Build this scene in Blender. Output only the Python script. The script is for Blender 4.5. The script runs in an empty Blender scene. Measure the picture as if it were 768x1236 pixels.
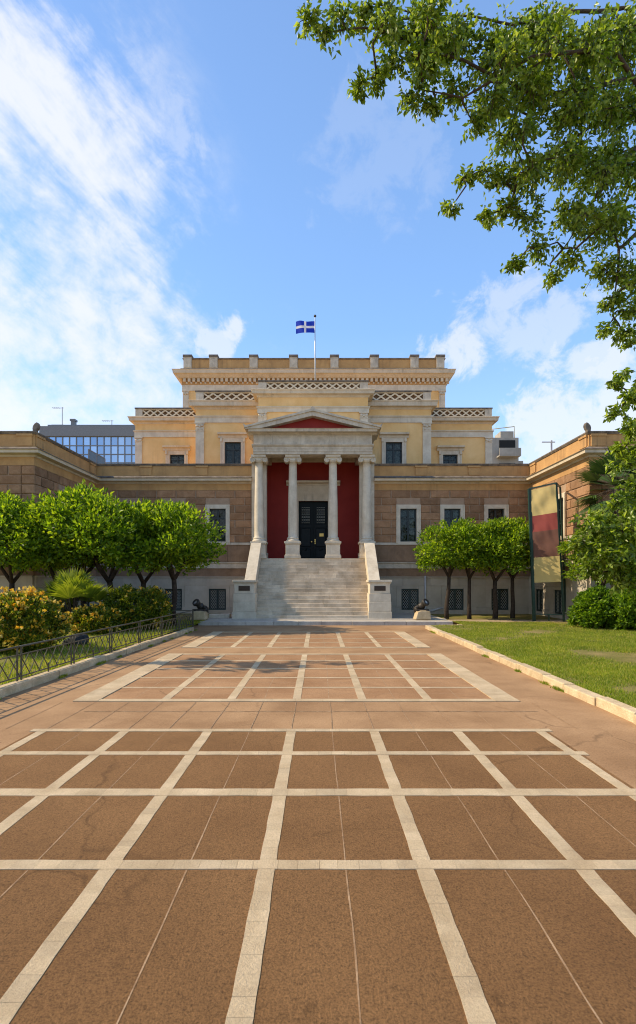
import bpy, bmesh, math, random
import numpy as np
from mathutils import Vector, Matrix, noise as mnoise

random.seed(7)
rng = np.random.default_rng(11)
scene = bpy.context.scene
COL = scene.collection
R = math.radians
BX = -0.25                      # the building's axis

# ------------------------------------------------------------------ object helpers
def tag(o, label=None, cat=None, group=None, kind=None):
    if label: o['label'] = label
    if cat: o['category'] = cat
    if group: o['group'] = group
    if kind: o['kind'] = kind
    return o

def empty(name, loc, label=None, cat=None, group=None, rz=0.0):
    o = bpy.data.objects.new(name, None)
    o.empty_display_size = 0.2
    o.location = loc
    o.rotation_euler = (0, 0, rz)
    COL.objects.link(o)
    return tag(o, label, cat, group)

def children(o):
    return [c for c in bpy.data.objects if c.parent == o]

def copy_tree(o, parent=None):
    c = o.copy()
    COL.objects.link(c)
    c.parent = parent
    for ch in children(o):
        copy_tree(ch, c)
    return c

def root_loc(p):
    v = Vector((0, 0, 0))
    while p is not None:
        v += Vector(p.location)
        p = p.parent
    return v

class Frame:
    """A wall plane: origin, direction along the wall, outward normal."""
    def __init__(s, ox, oy, u, n):
        s.o = (ox, oy); s.u = u; s.n = n
    def pt(s, u, n, z):
        return (s.o[0] + s.u[0]*u + s.n[0]*n, s.o[1] + s.u[1]*u + s.n[1]*n, z)

def front(y):
    return Frame(BX, y, (1, 0), (0, -1))

WORLD = Frame(0, 0, (1, 0), (0, 1))

class MB:
    def __init__(s):
        s.v = []; s.f = []; s.sm = []
    def add(s, vs, fs, smooth=False):
        k = len(s.v)
        s.v += [tuple(p) for p in vs]
        for f in fs:
            s.f.append([i + k for i in f]); s.sm.append(smooth)
        return s
    def boxf(s, F, u0, u1, n0, n1, z0, z1):
        vs = [F.pt(u, n, z) for z in (z0, z1) for n in (n0, n1) for u in (u0, u1)]
        return s.add(vs, [(0, 1, 3, 2), (4, 6, 7, 5), (0, 4, 5, 1), (2, 3, 7, 6), (0, 2, 6, 4), (1, 5, 7, 3)])
    def cham(s, F, u0, u1, n0, n1, z0, z1, c=0.03):
        """box whose outward face has bevelled edges (a rusticated block)"""
        c = min(c, (u1-u0)*0.3, (z1-z0)*0.3)
        vs = [F.pt(u, n0, z) for z in (z0, z1) for u in (u0, u1)]
        vs += [F.pt(u, n1-c, z) for z in (z0, z1) for u in (u0, u1)]
        vs += [F.pt(u, n1, z) for z in (z0+c, z1-c) for u in (u0+c, u1-c)]
        fs = [(0, 2, 3, 1)]
        for a in (0, 4):
            b = a + 4
            fs += [(a, a+1, b+1, b), (a+1, a+3, b+3, b+1), (a+3, a+2, b+2, b+3), (a+2, a, b, b+2)]
        fs.append((8, 9, 11, 10))
        return s.add(vs, fs)
    def box(s, x0, x1, y0, y1, z0, z1):
        return s.boxf(WORLD, x0, x1, y0, y1, z0, z1)
    def prism(s, F, prof, u0, u1, m0=0, m1=0):
        """profile of (n, z) points run along the wall from u0 to u1, its ends mitred by m0, m1"""
        m = len(prof)
        vs = [F.pt(u0+m0*n, n, z) for n, z in prof] + [F.pt(u1+m1*n, n, z) for n, z in prof]
        fs = [tuple(range(m))[::-1], tuple(range(m, 2*m))]
        for i in range(m):
            j = (i+1) % m
            fs.append((i, j, j+m, i+m))
        return s.add(vs, fs)
    def slab(s, F, poly, n0, n1):
        """polygon of (u, z) in the wall plane with depth n0..n1"""
        m = len(poly)
        vs = [F.pt(u, n0, z) for u, z in poly] + [F.pt(u, n1, z) for u, z in poly]
        fs = [tuple(range(m))[::-1], tuple(range(m, 2*m))]
        for i in range(m):
            j = (i+1) % m
            fs.append((i, j, j+m, i+m))
        return s.add(vs, fs)
    def lathe(s, c, prof, seg=24, smooth=True, axis=None):
        """prof of (r, h) about a vertical axis through c, or about `axis`"""
        ax = Vector(axis or (0, 0, 1)).normalized()
        a = ax.orthogonal().normalized(); b = ax.cross(a)
        c = Vector(c); vs = []; fs = []
        for r, h in prof:
            for k in range(seg):
                t = 2*math.pi*k/seg
                vs.append(c + ax*h + (a*math.cos(t) + b*math.sin(t))*r)
        for i in range(len(prof)-1):
            for k in range(seg):
                k2 = (k+1) % seg
                fs.append((i*seg+k, i*seg+k2, (i+1)*seg+k2, (i+1)*seg+k))
        s.add(vs, fs, smooth)
        s.add(vs[:seg], [tuple(range(seg))[::-1]])
        s.add(vs[-seg:], [tuple(range(seg))])
        return s
    def tube(s, pts, rad, seg=8, smooth=True):
        pts = [Vector(p) for p in pts]
        if not hasattr(rad, '__len__'): rad = [rad]*len(pts)
        vs = []; fs = []
        prev = None
        for i, p in enumerate(pts):
            d = (pts[min(i+1, len(pts)-1)] - pts[max(i-1, 0)])
            if d.length < 1e-9: d = Vector((0, 0, 1))
            d.normalize()
            if prev is None: a = d.orthogonal().normalized()
            else:
                a = prev - d*prev.dot(d)
                a = a.normalized() if a.length > 1e-6 else d.orthogonal().normalized()
            prev = a; b = d.cross(a)
            for k in range(seg):
                t = 2*math.pi*k/seg
                vs.append(p + (a*math.cos(t) + b*math.sin(t))*rad[i])
        for i in range(len(pts)-1):
            for k in range(seg):
                k2 = (k+1) % seg
                fs.append((i*seg+k, i*seg+k2, (i+1)*seg+k2, (i+1)*seg+k))
        fs.append(tuple(range(seg))[::-1]); fs.append(tuple(range((len(pts)-1)*seg, len(pts)*seg)))
        return s.add(vs, fs, smooth)
    def bar(s, p, q, w):
        return s.tube([p, q], w, 4, False)
    def build(s, name, mat, parent=None, loc=None, bevel=0.0):
        base = root_loc(parent) if parent is not None else Vector(loc or (0, 0, 0))
        me = bpy.data.meshes.new(name)
        me.from_pydata([(x-base.x, y-base.y, z-base.z) for x, y, z in s.v], [], s.f)
        me.polygons.foreach_set('use_smooth', s.sm)
        bm = bmesh.new(); bm.from_mesh(me)
        bmesh.ops.recalc_face_normals(bm, faces=bm.faces)
        bm.to_mesh(me); bm.free()
        me.materials.append(mat)
        o = bpy.data.objects.new(name, me)
        COL.objects.link(o)
        if parent is not None: o.parent = parent
        else: o.location = base
        if bevel:
            m = o.modifiers.new('bevel', 'BEVEL'); m.width = bevel; m.segments = 2; m.limit_method = 'ANGLE'
        return o

def raw_mesh(name, V, Fc, mat, parent=None, loc=(0, 0, 0), sub=None):
    """numpy vertices (N,3) and triangles (M,3), already local"""
    me = bpy.data.meshes.new(name)
    V = np.ascontiguousarray(V, dtype=np.float32); Fc = np.ascontiguousarray(Fc, dtype=np.int32)
    me.vertices.add(len(V)); me.vertices.foreach_set('co', V.ravel())
    me.loops.add(Fc.size); me.loops.foreach_set('vertex_index', Fc.ravel())
    me.polygons.add(len(Fc))
    me.polygons.foreach_set('loop_start', np.arange(0, Fc.size, Fc.shape[1], dtype=np.int32))
    me.update(calc_edges=True)
    me.materials.append(mat)
    o = bpy.data.objects.new(name, me); COL.objects.link(o)
    if parent is not None: o.parent = parent
    else: o.location = loc
    return o

# ------------------------------------------------------------------ materials
def new_mat(name):
    m = bpy.data.materials.new(name); m.use_nodes = True
    nt = m.node_tree; nt.nodes.clear()
    out = nt.nodes.new('ShaderNodeOutputMaterial')
    return m, nt, out

def N(nt, t, **kw):
    n = nt.nodes.new(t)
    for k, v in kw.items(): setattr(n, k, v)
    return n

def noise_node(nt, vec, scale, detail=6, rough=0.6, dist=0.0):
    n = N(nt, 'ShaderNodeTexNoise')
    n.inputs['Scale'].default_value = scale; n.inputs['Detail'].default_value = detail
    n.inputs['Roughness'].default_value = rough; n.inputs['Distortion'].default_value = dist
    nt.links.new(vec, n.inputs['Vector'])
    return n.outputs['Fac']

def ramp(nt, fac, stops):
    r = N(nt, 'ShaderNodeValToRGB')
    e = r.color_ramp.elements
    while len(e) < len(stops): e.new(0.5)
    for el, (p, c) in zip(e, stops):
        el.position = p; el.color = (*c, 1) if len(c) == 3 else c
    nt.links.new(fac, r.inputs['Fac'])
    return r.outputs['Color']

def mixc(nt, fac, a, b, mode='MIX'):
    m = N(nt, 'ShaderNodeMix', data_type='RGBA', blend_type=mode)
    for val, sock in ((fac, m.inputs[0]), (a, m.inputs[6]), (b, m.inputs[7])):
        if hasattr(val, 'links'): nt.links.new(val, sock)
        elif isinstance(val, (int, float)): sock.default_value = val
        else: sock.default_value = (*val, 1)
    return m.outputs[2]

def mth(nt, op, a, b=None, c=None, clamp=False):
    m = N(nt, 'ShaderNodeMath', operation=op); m.use_clamp = clamp
    for i, v in enumerate((a, b, c)):
        if v is None: continue
        if hasattr(v, 'links'): nt.links.new(v, m.inputs[i])
        else: m.inputs[i].default_value = v
    return m.outputs[0]

def stone(name, c1, c2, scale=2.0, rough=0.85, bump=0.25, bscale=40, island=0.0, streak=0.0,
          streak_col=(0.06, 0.05, 0.045), fine=0.25, spec=0.3, grain=60, contrast=(0.35, 0.68)):
    """weathered stone, stucco, concrete: two tones, fine grain, rain streaks, a different tone per block"""
    m, nt, out = new_mat(name)
    tc = N(nt, 'ShaderNodeTexCoord').outputs['Object']
    f = noise_node(nt, tc, scale, 8, 0.62, 0.4)
    col = ramp(nt, f, [(contrast[0], c1), (contrast[1], c2)])
    g = noise_node(nt, tc, grain, 4, 0.7)
    gv = ramp(nt, g, [(0.3, (1-fine,)*3), (0.7, (1+fine*0.6,)*3)])
    col = mixc(nt, 1.0, col, gv, 'MULTIPLY')
    if streak:
        mp = N(nt, 'ShaderNodeMapping'); mp.inputs['Scale'].default_value = (5, 5, 0.35)
        nt.links.new(tc, mp.inputs['Vector'])
        sfac = noise_node(nt, mp.outputs[0], 1.0, 7, 0.65)
        big = noise_node(nt, tc, 0.9, 4, 0.6)
        sf = mth(nt, 'MULTIPLY', ramp(nt, sfac, [(0.5, (0,)*3), (0.72, (1,)*3)]), ramp(nt, big, [(0.4, (0,)*3), (0.65, (1,)*3)]))
        col = mixc(nt, mth(nt, 'MULTIPLY', sf, streak), col, streak_col)
    if island:
        gi = N(nt, 'ShaderNodeNewGeometry').outputs['Random Per Island']
        iv = ramp(nt, gi, [(0, (1-island,)*3), (0.5, (1.0, 0.985, 0.96)), (1, (1+island, 1+island*0.92, 1+island*0.84))])
        col = mixc(nt, 1.0, col, iv, 'MULTIPLY')
    b = N(nt, 'ShaderNodeBsdfPrincipled')
    nt.links.new(col, b.inputs['Base Color'])
    b.inputs['Roughness'].default_value = rough
    b.inputs['Specular IOR Level'].default_value = spec
    if bump:
        bp = N(nt, 'ShaderNodeBump'); bp.inputs['Strength'].default_value = bump; bp.inputs['Distance'].default_value = 0.02
        h = mth(nt, 'ADD', noise_node(nt, tc, bscale, 6, 0.65), mth(nt, 'MULTIPLY', f, 0.6))
        nt.links.new(h, bp.inputs['Height']); nt.links.new(bp.outputs[0], b.inputs['Normal'])
    nt.links.new(b.outputs[0], out.inputs[0])
    return m

def plain(name, c, rough=0.5, metal=0.0, spec=0.5, vary=0.15, scale=8):
    m, nt, out = new_mat(name)
    tc = N(nt, 'ShaderNodeTexCoord').outputs['Object']
    f = noise_node(nt, tc, scale, 6, 0.6)
    col = ramp(nt, f, [(0.3, tuple(x*(1-vary) for x in c)), (0.7, tuple(x*(1+vary) for x in c))])
    b = N(nt, 'ShaderNodeBsdfPrincipled'); nt.links.new(col, b.inputs['Base Color'])
    b.inputs['Roughness'].default_value = rough; b.inputs['Metallic'].default_value = metal
    b.inputs['Specular IOR Level'].default_value = spec
    nt.links.new(b.outputs[0], out.inputs[0])
    return m

def leaf_mat(name, cols, trans=0.35, rough=0.45, tcol=None):
    m, nt, out = new_mat(name)
    gi = N(nt, 'ShaderNodeNewGeometry').outputs['Random Per Island']
    col = ramp(nt, gi, [(i/(len(cols)-1), c) for i, c in enumerate(cols)])
    tc = N(nt, 'ShaderNodeTexCoord').outputs['Object']
    f = noise_node(nt, tc, 1.3, 3)
    col = mixc(nt, 1.0, col, ramp(nt, f, [(0.3, (0.75, 0.8, 0.8)), (0.7, (1.25, 1.2, 1.0))]), 'MULTIPLY')
    b = N(nt, 'ShaderNodeBsdfPrincipled'); nt.links.new(col, b.inputs['Base Color'])
    b.inputs['Roughness'].default_value = rough; b.inputs['Specular IOR Level'].default_value = 0.4
    t = N(nt, 'ShaderNodeBsdfTranslucent')
    tt = mixc(nt, 1.0, col, tcol or (1.7, 1.6, 0.6), 'MULTIPLY'); nt.links.new(tt, t.inputs['Color'])
    mx = N(nt, 'ShaderNodeMixShader'); mx.inputs[0].default_value = trans
    nt.links.new(b.outputs[0], mx.inputs[1]); nt.links.new(t.outputs[0], mx.inputs[2])
    nt.links.new(mx.outputs[0], out.inputs[0])
    return m

def glass_mat(name, tint=(0.02, 0.03, 0.035)):
    m, nt, out = new_mat(name)
    g = N(nt, 'ShaderNodeBsdfGlossy'); g.inputs['Roughness'].default_value = 0.04
    t = N(nt, 'ShaderNodeBsdfTransparent'); t.inputs['Color'].default_value = (0.72, 0.76, 0.76, 1)
    fr = N(nt, 'ShaderNodeFresnel'); fr.inputs['IOR'].default_value = 1.33
    mx = N(nt, 'ShaderNodeMixShader'); nt.links.new(fr.outputs[0], mx.inputs[0])
    nt.links.new(t.outputs[0], mx.inputs[1]); nt.links.new(g.outputs[0], mx.inputs[2])
    nt.links.new(mx.outputs[0], out.inputs[0])
    return m

def ground_mat(name, c1, c2, grain=45, gstr=0.6, bump=0.5, big=0.6, spots=None, dist=0.03):
    """sun-worn coloured asphalt: coarse grain, large worn areas, small pale grit"""
    m, nt, out = new_mat(name)
    tc = N(nt, 'ShaderNodeTexCoord').outputs['Object']
    f = noise_node(nt, tc, big, 8, 0.6, 0.3)
    col = ramp(nt, f, [(0.35, c1), (0.66, c2)])
    g = mth(nt, 'ADD', mth(nt, 'MULTIPLY', noise_node(nt, tc, grain, 7, 0.72), 0.80), mth(nt, 'MULTIPLY', noise_node(nt, tc, grain*0.35, 5, 0.65), 0.20))
    col = mixc(nt, 1.0, col, ramp(nt, g, [(0.33, (1-gstr,)*3), (0.5, (1,)*3), (0.68, (1+gstr*0.7,)*3)]), 'MULTIPLY')
    v = N(nt, 'ShaderNodeTexVoronoi'); v.inputs['Scale'].default_value = 70; nt.links.new(tc, v.inputs['Vector'])
    grit = ramp(nt, v.outputs['Distance'], [(0.10, (1,)*3), (0.2, (0,)*3)])
    sel = ramp(nt, noise_node(nt, tc, 25, 3), [(0.55, (0,)*3), (0.62, (0.35,)*3)])
    col = mixc(nt, mth(nt, 'MULTIPLY', grit, sel), col, tuple(min(1, x*1.9+0.05) for x in c2))
    st = ramp(nt, noise_node(nt, tc, 0.9, 9, 0.62, 0.8), [(0.52, (0,)*3), (0.72, (0.22,)*3)])
    col = mixc(nt, st, col, tuple(x*0.55 for x in c1))
    # hairline cracks, oil and gum spots
    wv = N(nt, 'ShaderNodeTexNoise'); wv.inputs['Scale'].default_value = 1.6; wv.inputs['Detail'].default_value = 8; nt.links.new(tc, wv.inputs['Vector'])
    vm = N(nt, 'ShaderNodeVectorMath', operation='MULTIPLY_ADD'); nt.links.new(wv.outputs['Color'], vm.inputs[0]); vm.inputs[1].default_value = (0.7, 0.7, 0.0); nt.links.new(tc, vm.inputs[2])
    vc = N(nt, 'ShaderNodeTexVoronoi', feature='DISTANCE_TO_EDGE'); vc.inputs['Scale'].default_value = 0.42; nt.links.new(vm.outputs[0], vc.inputs['Vector'])
    crk = ramp(nt, vc.outputs['Distance'], [(0.0015, (0.5,)*3), (0.006, (0,)*3)])
    col = mixc(nt, mth(nt, 'MULTIPLY', crk, ramp(nt, noise_node(nt, tc, 0.8, 3), [(0.45, (0,)*3), (0.6, (1,)*3)])), col, tuple(x*0.35 for x in c1))
    vs_ = N(nt, 'ShaderNodeTexVoronoi'); vs_.inputs['Scale'].default_value = 2.3; nt.links.new(vm.outputs[0], vs_.inputs['Vector'])
    spot = ramp(nt, vs_.outputs['Distance'], [(0.045, (0.45,)*3), (0.075, (0,)*3)])
    spsel = N(nt, 'ShaderNodeSeparateColor'); nt.links.new(vs_.outputs['Color'], spsel.inputs[0])
    col = mixc(nt, mth(nt, 'MULTIPLY', spot, mth(nt, 'GREATER_THAN', spsel.outputs[0], 0.62)), col, tuple(x*0.45 for x in c1))
    b = N(nt, 'ShaderNodeBsdfPrincipled'); nt.links.new(col, b.inputs['Base Color'])
    b.inputs['Roughness'].default_value = 0.9; b.inputs['Specular IOR Level'].default_value = 0.2
    bp = N(nt, 'ShaderNodeBump'); bp.inputs['Strength'].default_value = bump; bp.inputs['Distance'].default_value = dist
    nt.links.new(g, bp.inputs['Height']); nt.links.new(bp.outputs[0], b.inputs['Normal'])
    nt.links.new(b.outputs[0], out.inputs[0])
    return m

MAT = {}
MAT['yellow'] = stone('yellow_stucco', (0.73, 0.455, 0.18), (0.83, 0.555, 0.255), 1.2, 0.9, 0.15, 30, streak=0.28, streak_col=(0.34, 0.22, 0.11), fine=0.10)
MAT['ochre'] = stone('aged_ochre_stucco', (0.42, 0.235, 0.095), (0.56, 0.325, 0.13), 1.5, 0.9, 0.2, 30, streak=0.55, streak_col=(0.10, 0.07, 0.045), fine=0.15)
MAT['block'] = stone('brown_rusticated_stone', (0.28, 0.150, 0.076), (0.40, 0.232, 0.128), 3, 0.9, 0.6, 25, island=0.24, streak=0.4, fine=0.3)
MAT['mortar'] = stone('pale_joint_stone', (0.34, 0.225, 0.145), (0.42, 0.29, 0.195), 3, 0.9, 0.3, 40, fine=0.2)
MAT['brownpanel'] = stone('brown_smooth_stone', (0.22, 0.135, 0.078), (0.32, 0.20, 0.12), 2, 0.85, 0.3, 25, streak=0.4, fine=0.2)
MAT['marble'] = stone('old_white_marble', (0.54, 0.455, 0.335), (0.70, 0.61, 0.47), 2.2, 0.6, 0.15, 30, streak=0.5, streak_col=(0.22, 0.18, 0.13), fine=0.12, spec=0.4)
MAT['marblegrey'] = stone('grey_weathered_marble', (0.46, 0.385, 0.29), (0.66, 0.57, 0.445), 2.5, 0.7, 0.2, 30, streak=0.65, streak_col=(0.12, 0.105, 0.09), fine=0.18)
MAT['plinth'] = stone('grey_plinth_marble', (0.41, 0.35, 0.28), (0.51, 0.445, 0.36), 1.5, 0.75, 0.15, 30, island=0.07, streak=0.3, streak_col=(0.2, 0.18, 0.15), fine=0.1)
MAT['step'] = stone('marble_steps', (0.46, 0.37, 0.26), (0.68, 0.58, 0.44), 2.0, 0.65, 0.15, 30, island=0.16, streak=0.2, fine=0.18)
MAT['cornice'] = stone('cornice_stone', (0.56, 0.46, 0.33), (0.68, 0.58, 0.44), 2.0, 0.85, 0.2, 30, streak=0.6, streak_col=(0.13, 0.11, 0.09), fine=0.15)
MAT['darktop'] = stone('lichen_dark_capping', (0.11, 0.09, 0.075), (0.27, 0.22, 0.17), 4, 0.9, 0.4, 30, fine=0.3)
MAT['lattice'] = stone('lattice_terracotta', (0.66, 0.54, 0.38), (0.74, 0.62, 0.46), 4, 0.85, 0.2, 30, fine=0.15)
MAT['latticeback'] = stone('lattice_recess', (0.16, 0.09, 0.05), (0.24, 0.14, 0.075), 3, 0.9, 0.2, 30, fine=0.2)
MAT['red'] = stone('dark_red_wall_paint', (0.24, 0.018, 0.012), (0.31, 0.028, 0.018), 0.9, 0.7, 0.1, 20, streak=0.3, streak_col=(0.14, 0.02, 0.016), fine=0.06)
MAT['door'] = plain('black_green_door_paint', (0.006, 0.010, 0.011), 0.6, 0, 0.2)
MAT['doorpanel'] = plain('door_panel_paint', (0.009, 0.013, 0.014), 0.6, 0, 0.25)
MAT['brass'] = plain('brass', (0.55, 0.38, 0.12), 0.35, 0.8)
MAT['sash'] = plain('dark_green_window_paint', (0.010, 0.016, 0.015), 0.45)
MAT['grille'] = plain('dark_green_ironwork', (0.015, 0.030, 0.028), 0.5)
MAT['lattwire'] = plain('pale_window_lattice', (0.34, 0.34, 0.30), 0.6)
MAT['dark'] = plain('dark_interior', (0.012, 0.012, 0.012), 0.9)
MAT['lace'] = stone('lace_curtain', (0.10, 0.10, 0.085), (0.50, 0.48, 0.42), 11, 0.9, 0.0, fine=0.3)
MAT['lacedark'] = stone('dark_lace_curtain', (0.02, 0.02, 0.018), (0.26, 0.25, 0.22), 9, 0.9, 0.0, fine=0.3)  # second, darker lace tone, picked at random for each curtain
MAT['glass'] = glass_mat('window_glass')
MAT['plaque'] = plain('dark_bronze', (0.05, 0.033, 0.022), 0.5, 0.4)
MAT['metalgrey'] = plain('painted_pole_metal', (0.55, 0.55, 0.55), 0.4, 0.3)
MAT['pipe'] = plain('grey_downpipe', (0.42, 0.41, 0.40), 0.6)
MAT['iron'] = plain('old_cannon_iron', (0.045, 0.038, 0.032), 0.55, 0.4, vary=0.35)
MAT['fence'] = plain('fence_green_brown_paint', (0.075, 0.065, 0.040), 0.5, 0.0, vary=0.35, scale=20)
MAT['banner_frame'] = plain('green_painted_steel', (0.012, 0.040, 0.030), 0.45, vary=0.25)
MAT['kerb'] = stone('kerb_stone', (0.46, 0.345, 0.20), (0.64, 0.50, 0.315), 5, 0.9, 0.5, 25, island=0.12, streak=0.0, fine=0.3)
MAT['kerbdark'] = stone('platform_kerb_stone', (0.40, 0.36, 0.31), (0.55, 0.50, 0.43), 3, 0.85, 0.3, 25, island=0.15, fine=0.25)
MAT['band'] = stone('pale_paving_bands', (0.45, 0.335, 0.20), (0.60, 0.465, 0.295), 2.5, 0.9, 0.6, 90, island=0.08, fine=0.17, grain=80)
MAT['joint'] = stone('thin_joint_lines', (0.27, 0.155, 0.075), (0.44, 0.29, 0.165), 8, 0.9, 0.3, 60, fine=0.3)
MAT['plaza'] = ground_mat('worn_plaza_asphalt', (0.27, 0.152, 0.072), (0.42, 0.255, 0.130), 55, 0.35, 0.25, 0.7, dist=0.012)
MAT['cell1'] = ground_mat('coarse_brown_asphalt', (0.205, 0.102, 0.038), (0.285, 0.148, 0.058), 85, 0.65, 1.0, 0.6, dist=0.022)
MAT['cell2'] = ground_mat('brick_brown_asphalt', (0.28, 0.148, 0.068), (0.39, 0.222, 0.110), 50, 0.35, 0.3, 0.9, dist=0.015)
MAT['earth'] = ground_mat('pale_earth', (0.36, 0.26, 0.15), (0.48, 0.36, 0.22), 40, 0.4, 0.5, 0.8)
MAT['turf'] = ground_mat('turf_soil', (0.13, 0.135, 0.020), (0.30, 0.225, 0.085), 30, 0.5, 0.8, 0.8)
MAT['bark'] = stone('dark_bark', (0.030, 0.021, 0.015), (0.075, 0.052, 0.036), 9, 0.95, 0.9, 30, fine=0.4)
MAT['barkgrey'] = stone('grey_brown_bark', (0.055, 0.040, 0.028), (0.12, 0.09, 0.065), 9, 0.95, 0.9, 30, fine=0.4)
MAT['leaf_orange'] = leaf_mat('citrus_leaves', [(0.045, 0.10, 0.008), (0.11, 0.20, 0.012), (0.20, 0.31, 0.018), (0.33, 0.42, 0.03)], 0.55)
MAT['leaf_near'] = leaf_mat('broad_tree_leaves', [(0.055, 0.095, 0.010), (0.12, 0.19, 0.018), (0.20, 0.285, 0.036), (0.33, 0.41, 0.11)], 0.52, 0.3)
MAT['leaf_hedge'] = leaf_mat('hedge_leaves', [(0.04, 0.09, 0.006), (0.09, 0.18, 0.010), (0.155, 0.27, 0.014), (0.24, 0.35, 0.03)], 0.45)
MAT['leaf_bush'] = leaf_mat('flowering_bush_leaves', [(0.035, 0.070, 0.008), (0.08, 0.13, 0.010), (0.17, 0.21, 0.014), (0.32, 0.30, 0.03)], 0.45)
MAT['flower'] = leaf_mat('yellow_orange_flowers', [(0.68, 0.30, 0.015), (0.80, 0.47, 0.03), (0.82, 0.57, 0.07), (0.80, 0.66, 0.25)], 0.3, 0.7, (1.2, 1.1, 0.8))
MAT['palm'] = leaf_mat('fan_palm_leaf', [(0.12, 0.17, 0.014), (0.19, 0.25, 0.022), (0.27, 0.31, 0.045)], 0.4)
MAT['palmdark'] = leaf_mat('dark_palm_leaf', [(0.03, 0.065, 0.022), (0.06, 0.11, 0.034), (0.10, 0.155, 0.05)], 0.25)
MAT['grass'] = leaf_mat('grass_blades', [(0.10, 0.16, 0.010), (0.175, 0.25, 0.014), (0.26, 0.30, 0.026), (0.46, 0.40, 0.12)], 0.45, 0.6)
MAT['rock'] = stone('dark_rock', (0.018, 0.018, 0.019), (0.06, 0.058, 0.055), 6, 0.8, 0.8, 20, fine=0.3)
MAT['white_wall'] = stone('pale_apartment_render', (0.30, 0.275, 0.235), (0.42, 0.385, 0.33), 0.6, 0.9, 0.1, 20, streak=0.3, fine=0.08)
MAT['screen'] = plain('grey_tinted_glass', (0.10, 0.14, 0.18), 0.15)
MAT['roofgrey'] = plain('grey_cladding', (0.17, 0.18, 0.19), 0.6)

# glass curtain wall of the office block
m, nt, out = new_mat('blue_curtain_glass')
b = N(nt, 'ShaderNodeBsdfPrincipled')
gi = N(nt, 'ShaderNodeNewGeometry').outputs['Random Per Island']
nt.links.new(ramp(nt, gi, [(0, (0.20, 0.33, 0.55)), (0.5, (0.30, 0.45, 0.68)), (1, (0.38, 0.54, 0.78))]), b.inputs['Base Color'])
b.inputs['Metallic'].default_value = 0.75; b.inputs['Roughness'].default_value = 0.12
nt.links.new(b.outputs[0], out.inputs[0])
MAT['curtain'] = m

def cloth_mat(name, c, scale=5):
    m, nt, out = new_mat(name)
    tc = N(nt, 'ShaderNodeTexCoord').outputs['Object']
    f = noise_node(nt, tc, scale, 6, 0.6, 0.5)
    b = N(nt, 'ShaderNodeBsdfPrincipled')
    nt.links.new(ramp(nt, f, [(0.35, tuple(x*0.88 for x in c)), (0.65, c)]), b.inputs['Base Color'])
    b.inputs['Roughness'].default_value = 0.85
    t = N(nt, 'ShaderNodeBsdfTranslucent'); t.inputs['Color'].default_value = (*c, 1)
    mx = N(nt, 'ShaderNodeMixShader'); mx.inputs[0].default_value = 0.35
    nt.links.new(b.outputs[0], mx.inputs[1]); nt.links.new(t.outputs[0], mx.inputs[2])
    nt.links.new(mx.outputs[0], out.inputs[0])
    return m
MAT['flagblue'] = cloth_mat('flag_blue_cloth', (0.008, 0.045, 0.50))
MAT['flagwhite'] = cloth_mat('flag_white_cloth', (0.80, 0.80, 0.82))
MAT['bannery'] = cloth_mat('banner_yellow_cloth', (0.86, 0.67, 0.28), 3)
MAT['bannerr'] = cloth_mat('banner_red_cloth', (0.44, 0.10, 0.085), 4)
MAT['bannerb'] = cloth_mat('banner_brown_cloth', (0.25, 0.115, 0.085), 4)

# ------------------------------------------------------------------ setting: ground
def structure(o):
    o['kind'] = 'structure'; return o

g = MB(); g.add([(-900, -900, -0.03), (900, -900, -0.03), (900, 900, -0.03), (-900, 900, -0.03)], [(0, 1, 2, 3)])
structure(g.build('ground', MAT['earth']))
g = MB(); g.add([(-5.6, -6, 0), (5.6, -6, 0), (5.6, 21.2, 0), (-5.6, 21.2, 0)], [(0, 1, 2, 3)])
structure(g.build('plaza', MAT['plaza']))

PCX = -0.32                     # axis of the paving
S = 0.985
ROWS1 = [0.6, 1.85, 3.34, 4.48, 5.49, 6.33]
ROWS2 = [7.9, 8.83, 9.72, 10.7, 11.75, 12.8]
ROWS3 = [14.1, 15.15, 16.2, 17.25, 18.25]
g = MB(); g.add([(PCX-3.05, 0, 0.003), (PCX+3.05, 0, 0.003), (PCX+3.05, 6.33, 0.003), (PCX-3.05, 6.33, 0.003)], [(0, 1, 2, 3)])
structure(g.build('pavement', MAT['cell1']))
g = MB()
for a, b_ in ((7.9, 12.8), (14.1, 18.25)):
    g.add([(PCX-3.1, a, 0.004), (PCX+3.1, a, 0.004), (PCX+3.1, b_, 0.004), (PCX-3.1, b_, 0.004)], [(0, 1, 2, 3)])
structure(g.build('pavement', MAT['cell2']))

bands = MB()
def band(x0, y0, x1, y1, w, z, tile=0.125, jit=0.0035):
    """a ribbon of small pale setts with slightly uneven edges"""
    L = math.hypot(x1-x0, y1-y0); n = max(1, int(L/tile))
    dx, dy = (x1-x0)/L, (y1-y0)/L; px, py = -dy, dx
    cuts = [i*L/n + (random.uniform(-0.03, 0.03) if 0 < i < n else 0) for i in range(n+1)]
    e = [(random.uniform(-jit, jit), random.uniform(-jit, jit)) for _ in cuts]
    for i in range(n):
        a, c = cuts[i]+0.0008, cuts[i+1]-0.0008
        q = []
        for t, k, sgn in ((a, i, -1), (c, i+1, -1), (c, i+1, 1), (a, i, 1)):
            o_ = sgn*w/2 + e[k][0 if sgn < 0 else 1]
            q.append((x0+dx*t+px*o_, y0+dy*t+py*o_, z))
        q += [(p[0], p[1], 0.0005) for p in q]
        bands.add(q, [(0, 1, 2, 3), (0, 4, 5, 1), (1, 5, 6, 2), (2, 6, 7, 3), (3, 7, 4, 0)])
for k in range(-3, 4):
    w = 0.108
    band(PCX+S*k, 0.0, PCX+S*k, 6.33, w, 0.0065)
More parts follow.
